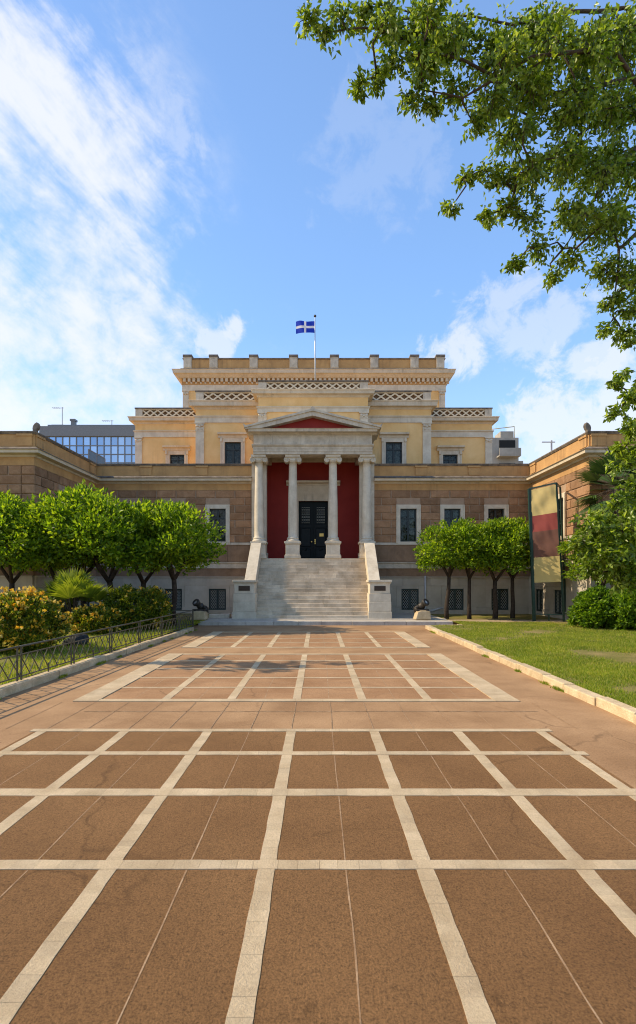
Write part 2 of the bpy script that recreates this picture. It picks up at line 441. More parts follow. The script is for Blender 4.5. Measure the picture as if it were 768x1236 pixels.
for y in ROWS1:
    band(PCX-3.1, y, PCX+3.1, y, 0.105 if y != 4.48 else 0.145, 0.009)
for k in range(-2, 3):
    band(PCX+S*k, 7.9, PCX+S*k, 12.8, 0.125, 0.008, 0.35)
    band(PCX+S*k, 14.1, PCX+S*k, 18.25, 0.13, 0.008, 0.35)
for y in ROWS2:
    band(PCX-2.95, y, PCX+2.95, y, 0.15 if y in (ROWS2[0], ROWS2[-1]) else 0.07, 0.012, 0.35)
for y in ROWS3:
    band(PCX-2.95, y, PCX+2.95, y, 0.16 if y in (ROWS3[0], ROWS3[-1]) else 0.06, 0.012, 0.35)
for (a, b_) in ((7.83, 12.87), (14.03, 18.33)):
    for s_ in (-1, 1):
        band(PCX+s_*3.12, a, PCX+s_*3.12, b_, 0.36, 0.016, 0.4)
structure(bands.build('paving_bands', MAT['band']))

g = MB()
def thin(x0, y0, x1, y1, w=0.009, z=0.0045, wob=0.014):
    n = max(2, int(math.hypot(x1-x0, y1-y0)/0.25))
    pts = []
    for i in range(n+1):
        t = i/n
        pts.append((x0+(x1-x0)*t, y0+(y1-y0)*t))
    L = math.hypot(x1-x0, y1-y0); px, py = -(y1-y0)/L, (x1-x0)/L
    vs = []
    for i, (x, y) in enumerate(pts):
        o_ = wob*mnoise.noise((x*1.3, y*1.3, 3.0)); ww = w*(0.75+0.5*random.random())
        vs += [(x+px*(o_-ww/2), y+py*(o_-ww/2), z), (x+px*(o_+ww/2), y+py*(o_+ww/2), z)]
    g.add(vs, [(2*i, 2*i+2, 2*i+3, 2*i+1) for i in range(n)])
for k in range(-4, 4):
    x = PCX + S*(k+0.5)
    if abs(x-PCX) < 3: thin(x, 0, x, 6.3)
    thin(x, 6.4, x, 7.8, 0.010)
    if abs(x-PCX) < 3:
        thin(x, 7.95, x, 12.75, 0.012); thin(x, 14.2, x, 18.2, 0.014)
for k in range(-3, 4):
    thin(PCX+S*k, 6.4, PCX+S*k, 7.8, 0.010)
thin(-3.2, 7.25, 3.0, 7.25, 0.035)
for (rows) in (ROWS2, ROWS3):
    for a, b_ in zip(rows[:-1], rows[1:]):
        thin(PCX-2.9, (a+b_)/2, PCX+2.9, (a+b_)/2, 0.014)
structure(g.build('paving_joints', MAT['joint']))

# raised stone platform before the building, with its kerb
g = MB(); g.box(-4.75, 5.35, 21.25, 26.6, -0.02, 0.15)
structure(g.build('pavement', stone('platform_paving', (0.40, 0.34, 0.27), (0.52, 0.46, 0.37), 1.2, 0.85, 0.2, 30, fine=0.2)))
g = MB(); x = -4.75
while x < 5.3:
    L = min(random.uniform(0.8, 1.3), 5.35-x)
    if L < 0.15: break
    g.box(x+0.004, x+L-0.004, 21.0+random.uniform(-.01, .01), 21.25, -0.02, 0.155+random.uniform(-.006, .006)); x += L
structure(g.build('kerb', MAT['kerbdark'], bevel=0.012))
g = MB(); g.box(-4.75, 5.35, 22.1, 22.4, 0.15, 0.17)
structure(g.build('pavement', MAT['kerbdark']))

# lawns
def lx_edge(y): return -4.83 + (y-8)*0.0406     # face of the left kerb
def lawn_z(x, y, b):
    return b + 0.035*mnoise.noise((x*0.5, y*0.5, 1.0)) + 0.012*mnoise.noise((x*2.1, y*2.1, 5.0))
def lawn(name, x0f, x1f, y0, y1, b, nx=40, ny=60):
    V = []; Fc = []
    for j in range(ny+1):
        y = y0+(y1-y0)*j/ny; a, c = x0f(y), x1f(y)
        for i in range(nx+1):
            x = a+(c-a)*i/nx; V.append((x, y, lawn_z(x, y, b)))
    for j in range(ny):
        for i in range(nx):
            k = j*(nx+1)+i; Fc.append((k, k+1, k+nx+2, k+nx+1))
    m_ = MB(); m_.add(V, Fc, True)
    return structure(m_.build(name, MAT['turf']))
RB, LB = 0.105, 0.13
lawn('lawn', lambda y: 4.12, lambda y: 19.0, -3, 19.65, RB)
lawn('lawn', lambda y: 5.45, lambda y: 19.0, 19.65, 21.5, RB, 30, 6)
lawn('lawn', lambda y: 5.35, lambda y: 19.0, 22.75, 26.6, RB, 30, 12)
lawn('lawn', lambda y: -19.0, lambda y: lx_edge(y)-0.19, -3, 18.9, LB)
lawn('lawn', lambda y: -19.0, lambda y: -4.75, 18.9, 26.6, LB, 30, 20)
g = MB(); g.box(5.35, 19, 21.5, 22.75, -0.02, RB-0.01)
structure(g.build('path', MAT['earth']))
def kerb_run(pts_fn, y0, y1, name):
    m_ = MB(); y = y0
    while y < y1-0.1:
        L = min(random.uniform(0.75, 1.25), y1-y)
        a, c = y+0.006, y+L-0.006
        j = random.uniform(-0.012, 0.012); h = 0.125+random.uniform(-0.012, 0.014)
        (xa0, xa1), (xc0, xc1) = pts_fn(a), pts_fn(c)
        vs = [(xa0+j, a, -.02), (xa1, a, -.02), (xc1, c, -.02), (xc0+j, c, -.02), (xa0+j, a, h), (xa1, a, h), (xc1, c, h), (xc0+j, c, h)]
        m_.add(vs, [(0, 3, 2, 1), (4, 5, 6, 7), (0, 1, 5, 4), (1, 2, 6, 5), (2, 3, 7, 6), (3, 0, 4, 7)]); y += L
    return m_
kr = kerb_run(lambda y: (3.96, 4.15), -3, 19.6, 'kerb'); structure(kr.build('kerb', MAT['kerb'], bevel=0.015))
kl = kerb_run(lambda y: (lx_edge(y), lx_edge(y)-0.2), -3, 18.8, 'kerb'); structure(kl.build('kerb', MAT['kerb'], bevel=0.015))
g = MB(); x = 4.0
while x < 5.4:
    g.box(x+0.005, x+0.62, 19.62+0.3*(x-4.0), 19.78+0.3*(x-4.0), -0.02, 0.115); x += 0.63
structure(g.build('kerb', MAT['kerb'], bevel=0.015))

# grass blades
def grass(n, sampler, name, hmin=0.025, hmax=0.07):
    P = np.array(sampler(n)); n = len(P)
    ang = rng.uniform(0, 2*np.pi, n); h = rng.uniform(hmin, hmax, n); w = rng.uniform(0.004, 0.009, n)
    lean = rng.uniform(0.0, 0.7, n)*h; la = rng.uniform(0, 2*np.pi, n)
    d = np.stack([np.cos(ang), np.sin(ang), np.zeros(n)], 1)
    a = P - d*w[:, None]; b = P + d*w[:, None]
    t = P + np.stack([np.cos(la)*lean, np.sin(la)*lean, h], 1)
    V = np.stack([a, b, t], 1).reshape(-1, 3)
    Fc = np.arange(3*n).reshape(-1, 3)
    o = raw_mesh(name, V, Fc, MAT['grass']); o['kind'] = 'stuff'
    return o
def samp_right(n):
    out = []
    while len(out) < n:
        y = random.uniform(5.5, 21.4); x = 4.13 + (0.62*y+0.6-4.13)*random.random()
        if y > 19.6 and x < 5.4: continue
        dens = 0.35+1.3*mnoise.noise((x*0.55, y*0.55, 9.0))+0.5*mnoise.noise((x*2.2, y*2.2, 4.0))
        if x < 4.4: dens -= 0.25
        if random.random() > dens+0.35: continue
        out.append((x, y, lawn_z(x, y, RB)-0.004))
    return out
def samp_left(n):
    out = []
    while len(out) < n:
        y = random.uniform(6.5, 22); e = lx_edge(min(y, 18.8))-0.2
        x = e - random.random()**1.4*4.5
        if mnoise.noise((x, y, 2.0)) < -0.35 and random.random() < 0.7: continue
        out.append((x, y, lawn_z(x, y, LB)-0.004))
    return out
tag(grass(150000, samp_right, 'grass'), 'short sunlit lawn grass behind the right hand kerb', 'grass')
tag(grass(45000, samp_left, 'grass', 0.03, 0.09), 'rough grass growing behind the low metal fence', 'grass')
def samp_kerb(n):
    out = []
    for c in range(26):
        y = random.uniform(6, 19); s_ = random.choice((0, 1))
        x = 3.95 if s_ else lx_edge(y)+0.01
        for _ in range(n//26):
            out.append((x-(abs(random.gauss(0, 0.03)) if s_ else -abs(random.gauss(0, 0.03))), y+random.gauss(0, 0.07), 0))
    return out
tag(grass(2600, samp_kerb, 'weeds', 0.015, 0.06), 'small weeds growing in the gutters along both kerbs', 'weeds')

# ------------------------------------------------------------------ the building
D1 = 26.6
BLD = empty('neoclassical_building', (BX, D1, 0.15), 'yellow and brown neoclassical building with a marble column portico and wide steps', 'building')
def part(mb, name, mat, parent=None, bevel=0.0):
    return mb.build(name, mat, parent or BLD, bevel=bevel)

def wall_grid(mb, F, u0, u1, z0, z1, n0, n1, ops=()):
    zs = sorted({z0, z1} | {min(max(z, z0), z1) for o in ops for z in (o[2], o[3])})
    for za, zb in zip(zs[:-1], zs[1:]):
        if zb-za < 1e-4: continue
        cut = sorted([(o[0], o[1]) for o in ops if o[2] < zb-1e-4 and o[3] > za+1e-4])
        u = u0
        for a, b_ in cut:
            if a > u: mb.boxf(F, u, a, n0, n1, za, zb)
            u = max(u, b_)
        if u < u1: mb.boxf(F, u, u1, n0, n1, za, zb)

def courses(mb, F, u0, u1, z0, z1, ops, rows=7, n0=0.0, n1=0.055, blk=0.98, vg=0.055, hg=0.03):
    h = (z1-z0)/rows
    for r in range(rows):
        za, zb = z0+r*h+hg/2, z0+(r+1)*h-hg/2
        off = (r % 2)*blk*0.5
        cut = sorted([(o[0], o[1]) for o in ops if o[2] < zb and o[3] > za])
        spans = []; u = u0
        for a, b_ in cut:
            if a > u: spans.append((u, a))
            u = max(u, b_)
        if u < u1: spans.append((u, u1))
        k0 = math.floor((u0-off)/blk)
        joints = [off+blk*k for k in range(k0, k0+int((u1-u0)/blk)+4)]
        for a, b_ in spans:
            js = [a] + [j for j in joints if a+0.18 < j < b_-0.18] + [b_]
            for i in range(len(js)-1):
                ua = js[i] + (vg/2 if i > 0 else 0); ub = js[i+1] - (vg/2 if i < len(js)-2 else 0)
                mb.cham(F, ua, ub, n0, n1, za, zb, 0.022)

def window(F, uc, w, z0, z1, casing=0.2, hood=0.0, n=0.0, proud=0.07, deep=0.22, rows=3, lace='all', parent=None, bottom=True):
    """stone surround (the part) with sash, panes, curtain and hood as its pieces"""
    m_ = MB(); hw = w/2
    for a, b_ in ((uc-hw-casing, uc-hw), (uc+hw, uc+hw+casing)):
        m_.boxf(F, a, b_, n-deep, n+proud, z0-(0.13 if bottom else 0), z1)
        mid = (a+b_)/2
        e0, e1 = (a, a+0.06) if mid < uc else (b_-0.06, b_)
        m_.boxf(F, e0, e1, n+proud, n+proud+0.03, z0-(0.1 if bottom else 0), z1+casing-0.04)
    m_.boxf(F, uc-hw-casing, uc+hw+casing, n-deep, n+proud-0.003, z1, z1+casing)
    if bottom:
        m_.boxf(F, uc-hw, uc+hw, n-deep, n+proud-0.004, z0-0.13, z0)
    wdw = part(m_, 'window', MAT['marble'], parent)
    s_ = MB(); t = 0.06
    ns = n-deep+0.08
    for a, b_ in ((uc-hw, uc-hw+t), (uc+hw-t, uc+hw), (uc-t*0.7, uc+t*0.7)):
        s_.boxf(F, a, b_, ns, ns+0.06, z0, z1)
    H = z1-z0
    bars = [z0+t/2, z1-t/2] + ([z0+H*0.72] if rows > 1 else []) + ([z0+H*0.36] if rows > 2 else [])
    for i, z in enumerate(bars):
        tt = t if i < 3 else t*0.5
        s_.boxf(F, uc-hw+t, uc-t*0.7, ns+0.003, ns+0.055, z-tt/2, z+tt/2)
        s_.boxf(F, uc+t*0.7, uc+hw-t, ns+0.003, ns+0.055, z-tt/2, z+tt/2)
    part(s_, 'sash', MAT['sash'], wdw)
    p_ = MB(); p_.boxf(F, uc-hw, uc+hw, ns+0.02, ns+0.028, z0, z1); part(p_, 'pane', MAT['glass'], wdw)
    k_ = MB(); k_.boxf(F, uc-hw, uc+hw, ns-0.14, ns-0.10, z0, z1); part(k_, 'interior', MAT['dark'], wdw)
    if lace:
        zz = sorted(bars)
        for a, b_ in ((uc-hw+t+0.02, uc-t*0.7-0.03), (uc+t*0.7+0.03, uc+hw-t-0.02)):
            c_ = MB(); c_.boxf(F, a, b_, ns-0.075, ns-0.07, zz[0]+0.03, zz[-1]-0.03)
            for za, zb in zip(zz[:-1], zz[1:]):
                if random.random() < 0.3: continue
                q = random.uniform(0.02, 0.10)
                c_.boxf(F, a+q*0.3, b_-q*0.3, ns-0.078, ns-0.05, za+0.05+q, zb-0.05)
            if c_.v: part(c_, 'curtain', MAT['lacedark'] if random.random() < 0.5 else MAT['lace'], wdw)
    if hood:
        h_ = MB(); zt = z1+casing
        e = hood
        h_.prism(F, [(n, zt), (n+proud+0.03, zt), (n+proud+0.06, zt+0.12), (n+proud+0.2, zt+0.16), (n+proud+0.22, zt+0.25), (n, zt+0.28)], uc-hw-casing-e, uc+hw+casing+e)
        h_.boxf(F, uc-hw-casing-0.02, uc-hw-casing+0.10, n, n+proud+0.08, zt-0.22, zt-0.003)
        h_.boxf(F, uc+hw+casing-0.10, uc+hw+casing+0.02, n, n+proud+0.08, zt-0.22, zt-0.003)
        part(h_, 'hood', MAT['cornice'], wdw)
    return wdw

def grille_window(F, uc, w, z0, z1, n=0.0, deep=0.2):
    """plinth window: dark frame, two leaves of pale diamond lattice"""
    m_ = MB(); hw = w/2; t = 0.07
    for a, b_ in ((uc-hw, uc-hw+t), (uc+hw-t, uc+hw), (uc-0.05, uc+0.05)):
        m_.boxf(F, a, b_, n-deep+0.06, n-deep+0.15, z0, z1)
    for z in (z0, z1-t):
        m_.boxf(F, uc-hw+t, uc-0.05, n-deep+0.063, n-deep+0.147, z, z+t)
        m_.boxf(F, uc+0.05, uc+hw-t, n-deep+0.063, n-deep+0.147, z, z+t)
    wdw = part(m_, 'window', MAT['grille'])
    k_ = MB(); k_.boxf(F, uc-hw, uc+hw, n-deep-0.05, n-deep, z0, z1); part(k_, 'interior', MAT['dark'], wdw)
    l_ = MB()
    for z in (z0+0.03, z1-0.03): l_.bar(F.pt(uc-hw+0.02, n-deep+0.09, z), F.pt(uc+hw-0.02, n-deep+0.09, z), 0.012)
    for a, b_ in ((uc-hw+t, uc-0.05), (uc+0.05, uc+hw-t)):
        W = b_-a; nn = 3; st = W/nn; nz = int((z1-z0-2*t)/(st*1.3)); sz = (z1-z0-2*t)/nz
        for i in range(nn):
            for j in range(nz):
                ua, za = a+i*st, z0+t+j*sz
                l_.bar(F.pt(ua, n-deep+0.09, za), F.pt(ua+st, n-deep+0.09, za+sz), 0.012)
                l_.bar(F.pt(ua+st, n-deep+0.10, za), F.pt(ua, n-deep+0.10, za+sz), 0.012)
    part(l_, 'lattice', MAT['lattwire'], wdw)
    return wdw

# ---- lower storey. levels
ZP, ZB1, ZL, ZS, ZR0, ZR1, ZC0, ZC1, ZT = 1.92, 2.38, 2.71, 3.55, 3.67, 6.29, 6.62, 6.87, 7.62
WIN = dict(w=0.82, z0=3.72, z1=5.37)
PWIN = (0.86, 0.30, 1.36)

LAYERS = dict(plinth=('plinth', 'plinth'), base=('base_course', 'brownpanel'), light=('string_course', 'marblegrey'), panel=('panel_course', 'brownpanel'),
              sill=('sill_course', 'marblegrey'), blocks=('rusticated_blocks', 'block'), frieze=('frieze', 'ochre'),
              cornice=('cornice', 'cornice'), stain=('cornice_capping', 'darktop'), parapet=('parapet', 'ochre'), piers=('parapet_pier', 'ochre'), cap=('parapet_capping', 'darktop'))
def build_wall(W):
    o = part(W['mortar'], 'lower_wall', MAT['mortar'])
    for k, (nm, mt) in LAYERS.items():
        if W[k].v: part(W[k], nm, MAT[mt], o)
def corner_blocks(W, F):
    """the strip of the wing's front where its two walls meet"""
    for za, zb in ((0, 0.44), (0.44, 1.5), (1.5, ZP)):
        W['plinth'].boxf(F, 0.002, 0.47, -0.0, 0.10 if za > .3 else .125, za+.004, zb-.004)
    W['plinth'].boxf(F, 0.002, 0.47, 0, 0.14, ZP, ZP+0.05)
    W['base'].boxf(F, 0.002, 0.47, 0, 0.02, ZP+0.05, ZB1)
    W['light'].boxf(F, -0.1, 0.47, 0, 0.11, ZB1, ZL-.003)
    W['panel'].boxf(F, 0.002, 0.47, 0, 0.02, ZL, ZS)
    W['sill'].boxf(F, -0.058, 0.47, 0, 0.058, ZS, ZR0)
    for r in range(7):
        h = (ZR1-ZR0)/7
        W['blocks'].cham(F, -0.055, 0.46, 0.003, 0.06, ZR0+r*h+.015, ZR0+(r+1)*h-.015)
    W['frieze'].boxf(F, -0.04, 0.47, 0, 0.04, ZR1, ZC0)

def lower_facade(F, u0, u1, wins, piers, pwins=None, m0=0, m1=0, corner=False):
    """every layer of the lower storey on one wall plane; m0, m1: -1/+1 turns of the trim at the ends"""
    W = {k: MB() for k in list(LAYERS) + ['mortar']}
    ops = [(u-0.61, u+0.61, ZS, 5.57) for u in wins]
    po = [(u-PWIN[0]/2, u+PWIN[0]/2, PWIN[1], PWIN[2]) for u in (pwins if pwins is not None else wins)]
    T = 0.45
    # plinth of big slabs
    for za, zb, L in ((0.0, 0.44, 1.7), (0.44, 1.50, 1.12), (1.50, ZP, 1.4)):
        n1 = 0.10 if za > 0.3 else 0.125
        u = u0
        cut = sorted([(o[0], o[1]) for o in po if o[2] < zb and o[3] > za])
        js = [u0]
        while js[-1] < u1-1e-3: js.append(min(js[-1]+L, u1))
        if len(js) > 2 and js[-1]-js[-2] < 0.3: js.pop(-2)
        for a, b_ in zip(js[:-1], js[1:]):
            wall_grid(W['plinth'], F, a+0.004, b_-0.004, za+0.004, zb-0.004, -T, n1, [o for o in po if o[0] < b_ and o[1] > a])
    W['plinth'].boxf(F, u0, u1, -T, 0.14, ZP, ZP+0.05)
    W['base'].boxf(F, u0, u1, -T, 0.02, ZP+0.05, ZB1)
    W['light'].prism(F, [(-T, ZB1), (0.07, ZB1), (0.07, ZL-0.1), (0.11, ZL-0.06), (0.11, ZL-0.02), (-T, ZL)], u0, u1)
    js = [u0]
    while js[-1] < u1-1e-3: js.append(min(js[-1]+2.2, u1))
    for a, b_ in zip(js[:-1], js[1:]):
        W['panel'].boxf(F, a+0.008, b_-0.008, -T, 0.02, ZL, ZS)
    W['sill'].boxf(F, u0, u1, -T, 0.06, ZS, ZR0)
    wall_grid(W['mortar'], F, u0, u1, ZR0, ZR1, -T, 0.02, ops)
    courses(W['blocks'], F, u0, u1, ZR0, ZR1, ops, 7, 0.01, 0.06)
    W['frieze'].boxf(F, u0, u1, -T, 0.04, ZR1, ZC0)
    c0 = 0.0 if corner else u0
    W['cornice'].prism(F, [(-T, ZC0), (0.06, ZC0), (0.10, ZC0+0.07), (0.34, ZC0+0.10), (0.36, ZC0+0.20), (0.40, ZC1-0.03), (-T, ZC1)], c0, u1, m0, m1)
    W['stain'].prism(F, [(-T, ZC1), (0.36, ZC1), (0.14, ZC1+0.12), (-T, ZC1+0.12)], c0, u1, m0, m1)
    W['parapet'].prism(F, [(-0.35, ZC1+0.12), (0.06, ZC1+0.12), (0.06, ZT-0.12), (-0.35, ZT-0.12)], c0, u1, m0, m1)
    W['piers'].prism(F, [(-0.36, ZC1+0.12), (0.09, ZC1+0.12), (0.09, ZC1+0.17), (-0.36, ZC1+0.17)], c0, u1, m0, m1)
    for a in piers:
        W['piers'].boxf(F, a-0.28, a+0.28, -0.35, 0.115, ZC1+0.17, ZT-0.11)
        W['piers'].boxf(F, a-0.31, a+0.31, -0.36, 0.15, ZT-0.20, ZT-0.115)
    W['cap'].prism(F, [(-0.4, ZT-0.12), (0.09, ZT-0.12), (0.14, ZT-0.05), (0.14, ZT-0.01), (-0.4, ZT)], c0, u1, m0, m1)
    for u in wins:
        window(F, u, WIN['w'], WIN['z0'], WIN['z1'], 0.2)
    for u in (pwins if pwins is not None else wins):
        grille_window(F, u, *PWIN, n=0.10)
    if corner: corner_blocks(W, F)
    build_wall(W)

HW = 10.9
lower_facade(Frame(BX, D1, (1, 0), (0, -1)), -HW, -3.05, [-9.18, -6.98, -4.78], [-8.35, -5.55], m0=1)
lower_facade(Frame(BX, D1, (1, 0), (0, -1)), 3.05, HW, [4.78, 6.98, 9.18], [5.4, 8.05], [4.85, 7.1, 9.35], m1=-1)
WD = 20.8
# wings: inner walls (u runs from the near corner back) and fronts
lower_facade(Frame(BX-HW, WD, (0, 1), (1, 0)), 0.0, D1-WD, [2.5, 4.5], [0.30, 5.2], [2.5, 4.5], m0=-1, m1=-1)
lower_facade(Frame(BX+HW, WD, (0, 1), (-1, 0)), 0.0, D1-WD, [2.5, 4.5], [0.30, 5.2], [2.5, 4.5], m0=-1, m1=-1)
lower_facade(Frame(BX-HW, WD, (-1, 0), (0, -1)), 0.47, 9.0, [2.6, 5.2, 7.8], [0.30, 4.0, 7.0], m0=-1, corner=True)
lower_facade(Frame(BX+HW, WD, (1, 0), (0, -1)), 0.47, 9.0, [2.6, 5.2, 7.8], [0.30, 4.0, 7.0], m0=-1, corner=True)
# solid bodies behind the facade layers, and the terrace roof
for s_ in (-1, 1):
    g = MB()
    xs = sorted((BX+s_*(HW+0.45), BX+s_*20))
    g.box(xs[0], xs[1], WD+0.46, 44, 0, 6.95)
    xs = sorted((BX+s_*3.1, BX+s_*(HW+0.44)))
    g.box(xs[0], xs[1], D1+0.46, 44, 0, 6.953)
    part(g, 'terrace', MAT['ochre'])
# corner finials on the wings: upright carved leaf stones
for s_ in (-1, 1):
    c = (BX+s_*(HW+0.02), WD+0.12, ZT)
    g = MB(); F = Frame(c[0], c[1], (1, 0), (0, -1))
    prof = [(-0.11, 0), (0.11, 0), (0.10, 0.10), (0.15, 0.22), (0.15, 0.36), (0.08, 0.47), (0.0, 0.53), (-0.09, 0.45), (-0.14, 0.33), (-0.13, 0.2), (-0.09, 0.1)]
    prof = [(a*0.8+0.10*s_*(-z/0.5), ZT-0.02+z*0.78) for a, z in prof]
    g.slab(F, prof, -0.09, 0.09)
    part(g, 'acroterion', MAT['darktop'], bevel=0.03)

# ---- portico
PF = 25.6                      # face of the architrave
g = MB(); F = front(PF)
L0 = 2.84
# landing
g.box(BX-3.0, BX+3.0, 25.6, 28.2, 0.15, L0); part(g, 'landing', MAT['step'])
# back wall, red
g = MB(); FB = front(28.2)
wall_grid(g, FB, -2.9, 2.9, L0, 8.05, -0.3, 0, [(-0.78, 0.78, L0, 5.99)])
for s_ in (-1, 1):
    u = sorted((s_*2.58, s_*3.0)); g.box(BX+u[0], BX+u[1], 26.75, 28.195, L0, 8.05)
part(g, 'porch_wall', MAT['red'])
g = MB(); g.boxf(FB, -2.9, 2.9, -0.3, 0.04, 8.05, 8.75)
g.boxf(FB, -2.9, 2.9, 0.04, 0.08, 8.05, 8.12)
part(g, 'porch_band', MAT['marble'])
for s_ in (-1, 1):
    g = MB()
    u = sorted((s_*2.32, s_*3.06)); F2 = front(26.45)
    g.boxf(F2, u[0], u[1], -0.34, 0.0, L0+0.2, 7.87)
    g.boxf(F2, u[0]-0.05, u[1]+0.05, -0.36, 0.05, L0, L0+0.3)
    g.boxf(F2, u[0]-0.05, u[1]+0.05, -0.36, 0.05, 7.62, 7.872)
    part(g, 'anta', MAT['marble'])
# columns
def column(u):
    x, y = BX+u, 25.95
    m_ = MB(); F2 = Frame(x, y, (1, 0), (0, -1))
    for h, z0, z1 in ((0.39, L0, L0+0.14), (0.36, L0+0.14, L0+0.20), (0.335, L0+0.20, L0+0.68), (0.365, L0+0.68, L0+0.73), (0.395, L0+0.73, L0+0.82)):
        m_.boxf(F2, -h, h, -h, h, z0, z1)
    col = part(m_, 'column', MAT['marble'], bevel=0.012)
    z = L0+0.82
    s2 = MB()
    prof = [(0.31, 0), (0.335, 0.03), (0.335, 0.06), (0.30, 0.09), (0.275, 0.12), (0.275, 0.14), (0.295, 0.17), (0.285, 0.2), (0.25, 0.22)]
    H = 7.87-0.34-z
    for i in range(13):
        t = i/12; prof.append((0.235-0.045*t+0.012*math.sin(math.pi*min(1, t*1.3)), 0.24+(H-0.24)*t))
    prof += [(0.215, H+0.0), (0.215, H+0.03), (0.195, H+0.05)]
    s2.lathe((x, y, z), prof, 32)
    part(s2, 'shaft', MAT['marble'], col)
    c2 = MB(); zc = z+H
    for s_ in (-1, 1):
        # volute scroll: a roll with a spiral ridge on its face
        cx = x+s_*0.30
        c2.lathe((cx, y+0.24, zc+0.10), [(0.10, 0), (0.13, 0.02), (0.115, 0.14), (0.10, 0.24), (0.115, 0.34), (0.13, 0.46), (0.10, 0.48)], 20, axis=(0, -1, 0))
        sp = []
        for k in range(34):
            a = k/33*2.4*2*math.pi; r = 0.128*(1-k/33*0.85)
            sp.append((cx - s_*0 + s_*r*math.sin(a), y-0.245, zc+0.10+r*math.cos(a)))
        c2.tube(sp, [0.016]*len(sp), 5)
    c2.lathe((x, y, zc+0.0), [(0.2, 0), (0.24, 0.05), (0.26, 0.10), (0.24, 0.15)], 24)
    c2.boxf(F2, -0.32, 0.32, -0.22, 0.22, zc+0.14, zc+0.235)
    c2.boxf(F2, -0.36, 0.36, -0.30, 0.30, zc+0.235, zc+0.338)
    part(c2, 'capital', MAT['marble'], col)
for u in (-2.63, -0.98, 0.98, 2.63): column(u)
# entablature
g = MB(); Fp = front(PF)
prof = [(-2.6, 7.87), (0.0, 7.87), (0.0, 7.99), (0.025, 7.995), (0.025, 8.12), (0.05, 8.125), (0.05, 8.22), (-2.6, 8.22)]
g2 = MB()
for u0, u1 in ((-2.88, 2.88),):
    g.prism(Fp, [(-0.7, 7.87), (0.0, 7.87), (0.0, 7.99), (0.025, 7.995), (0.025, 8.12), (0.05, 8.125), (0.05, 8.22), (-0.7, 8.22)], u0, u1)
    g.prism(Fp, [(-0.7, 8.22), (0.07, 8.22), (0.13, 8.30), (0.13, 8.34), (0.02, 8.37), (-0.7, 8.37)], u0-0.06, u1+0.06)
    for a, b_ in ((-2.86, -1.95), (-1.945, -0.6), (-0.595, 0.8), (0.805, 2.05), (2.055, 2.86)):
        g.boxf(Fp, a, b_, -0.7, 0.0+random.uniform(0, 0.006), 8.37, 8.80)
for s_ in (-1, 1):   # returns back to the house
    u = sorted((s_*2.2, s_*2.87)); g.boxf(Fp, u[0], u[1], -2.55, -0.7, 7.872, 8.8)
part(g, 'entablature', MAT['marblegrey'])
g = MB(); g.box(BX-2.5, BX+2.5, 26.0, 28.2, 8.76, 8.79); part(g, 'porch_ceiling', MAT['marblegrey'])
# pediment
ped = MB()
ped.prism(Fp, [(-1.7, 8.80), (0.06, 8.80), (0.12, 8.86), (0.34, 8.88), (0.36, 8.98), (0.40, 9.02), (-1.7, 9.02)], -3.08, 3.08)
apex, tipz, th = 9.88, 8.98, 0.27
for s_ in (-1, 1):
    poly = [(s_*3.2, tipz), (s_*3.2, tipz+0.10), (0, apex), (0, apex-th), (s_*2.45, 9.02)]
    ped.slab(Fp, poly, -1.7, 0.42)
    poly = [(s_*3.26, tipz+0.04), (s_*3.26, tipz+0.13), (0, apex+0.045), (0, apex-0.06)]
    ped.slab(Fp, poly, -1.72, 0.48)
po = part(ped, 'pediment', MAT['marblegrey'])
g = MB(); g.slab(Fp, [(-2.5, 9.02), (2.5, 9.02), (0, apex-th+0.02)], -1.5, 0.05); part(g, 'tympanum', MAT['red'], po)
g = MB(); g.slab(Fp, [(-0.12, apex+0.0), (0.12, apex+0.0), (0.09, apex+0.10), (0.0, apex+0.17), (-0.09, apex+0.10)], -0.1, 0.44)
for s_ in (-1, 1):
    g.slab(Fp, [(s_*3.18, tipz+0.13), (s_*3.28, tipz+0.14), (s_*3.33, tipz+0.27), (s_*3.22, tipz+0.2)], 0.2, 0.44)
part(g, 'finial', MAT['marblegrey'], po)
# door with surround
g = MB()
g.boxf(FB, -1.22, -0.78, -0.1, 0.10, L0, 5.99); g.boxf(FB, 0.78, 1.22, -0.1, 0.10, L0, 5.99)
g.boxf(FB, -1.22, 1.22, -0.1, 0.103, 5.99, 6.42); g.boxf(FB, -1.22, 1.22, -0.1, 0.08, 6.42, 6.80)
g.prism(FB, [(0, 6.80), (0.12, 6.80), (0.16, 6.88), (0.36, 6.93), (0.38, 7.02), (0, 7.06)], -1.42, 1.42)
part(g, 'door_surround', MAT['cornice'])
g = MB()
g.boxf(FB, -0.78, -0.006, -0.24, -0.14, L0, 5.99); g.boxf(FB, 0.006, 0.78, -0.24, -0.14, L0, 5.99)
g.boxf(FB, -0.78, 0.78, -0.30, -0.243, L0, 5.99)
dr = part(g, 'door', MAT['door'])
g = MB()
for s_ in (-1, 1):
    for za, zb in ((L0+0.12, L0+0.62), (L0+0.72, L0+1.72)):
        u = sorted((s_*0.12, s_*0.68)); g.cham(FB, u[0], u[1], -0.14, -0.095, za, zb, 0.04)
    g.boxf(FB, *sorted((s_*0.10, s_*0.70)), -0.14, -0.11, L0+1.8, L0+1.88)
    g.lathe(FB.pt(s_*0.4, -0.095, L0+0.58), [(0.04, 0), (0.06, 0.02), (0.03, 0.05)], 12, axis=(0, -1, 0))
part(g, 'door_panel', MAT['doorpanel'], dr)
g = MB()
for s_ in (-1, 1):
    a, b_ = sorted((s_*0.17, s_*0.63))
    g.boxf(FB, a, b_, -0.138, -0.13, L0+1.98, L0+2.85)
part(g, 'door_grille_backing', MAT['lattwire'], dr)
g = MB()
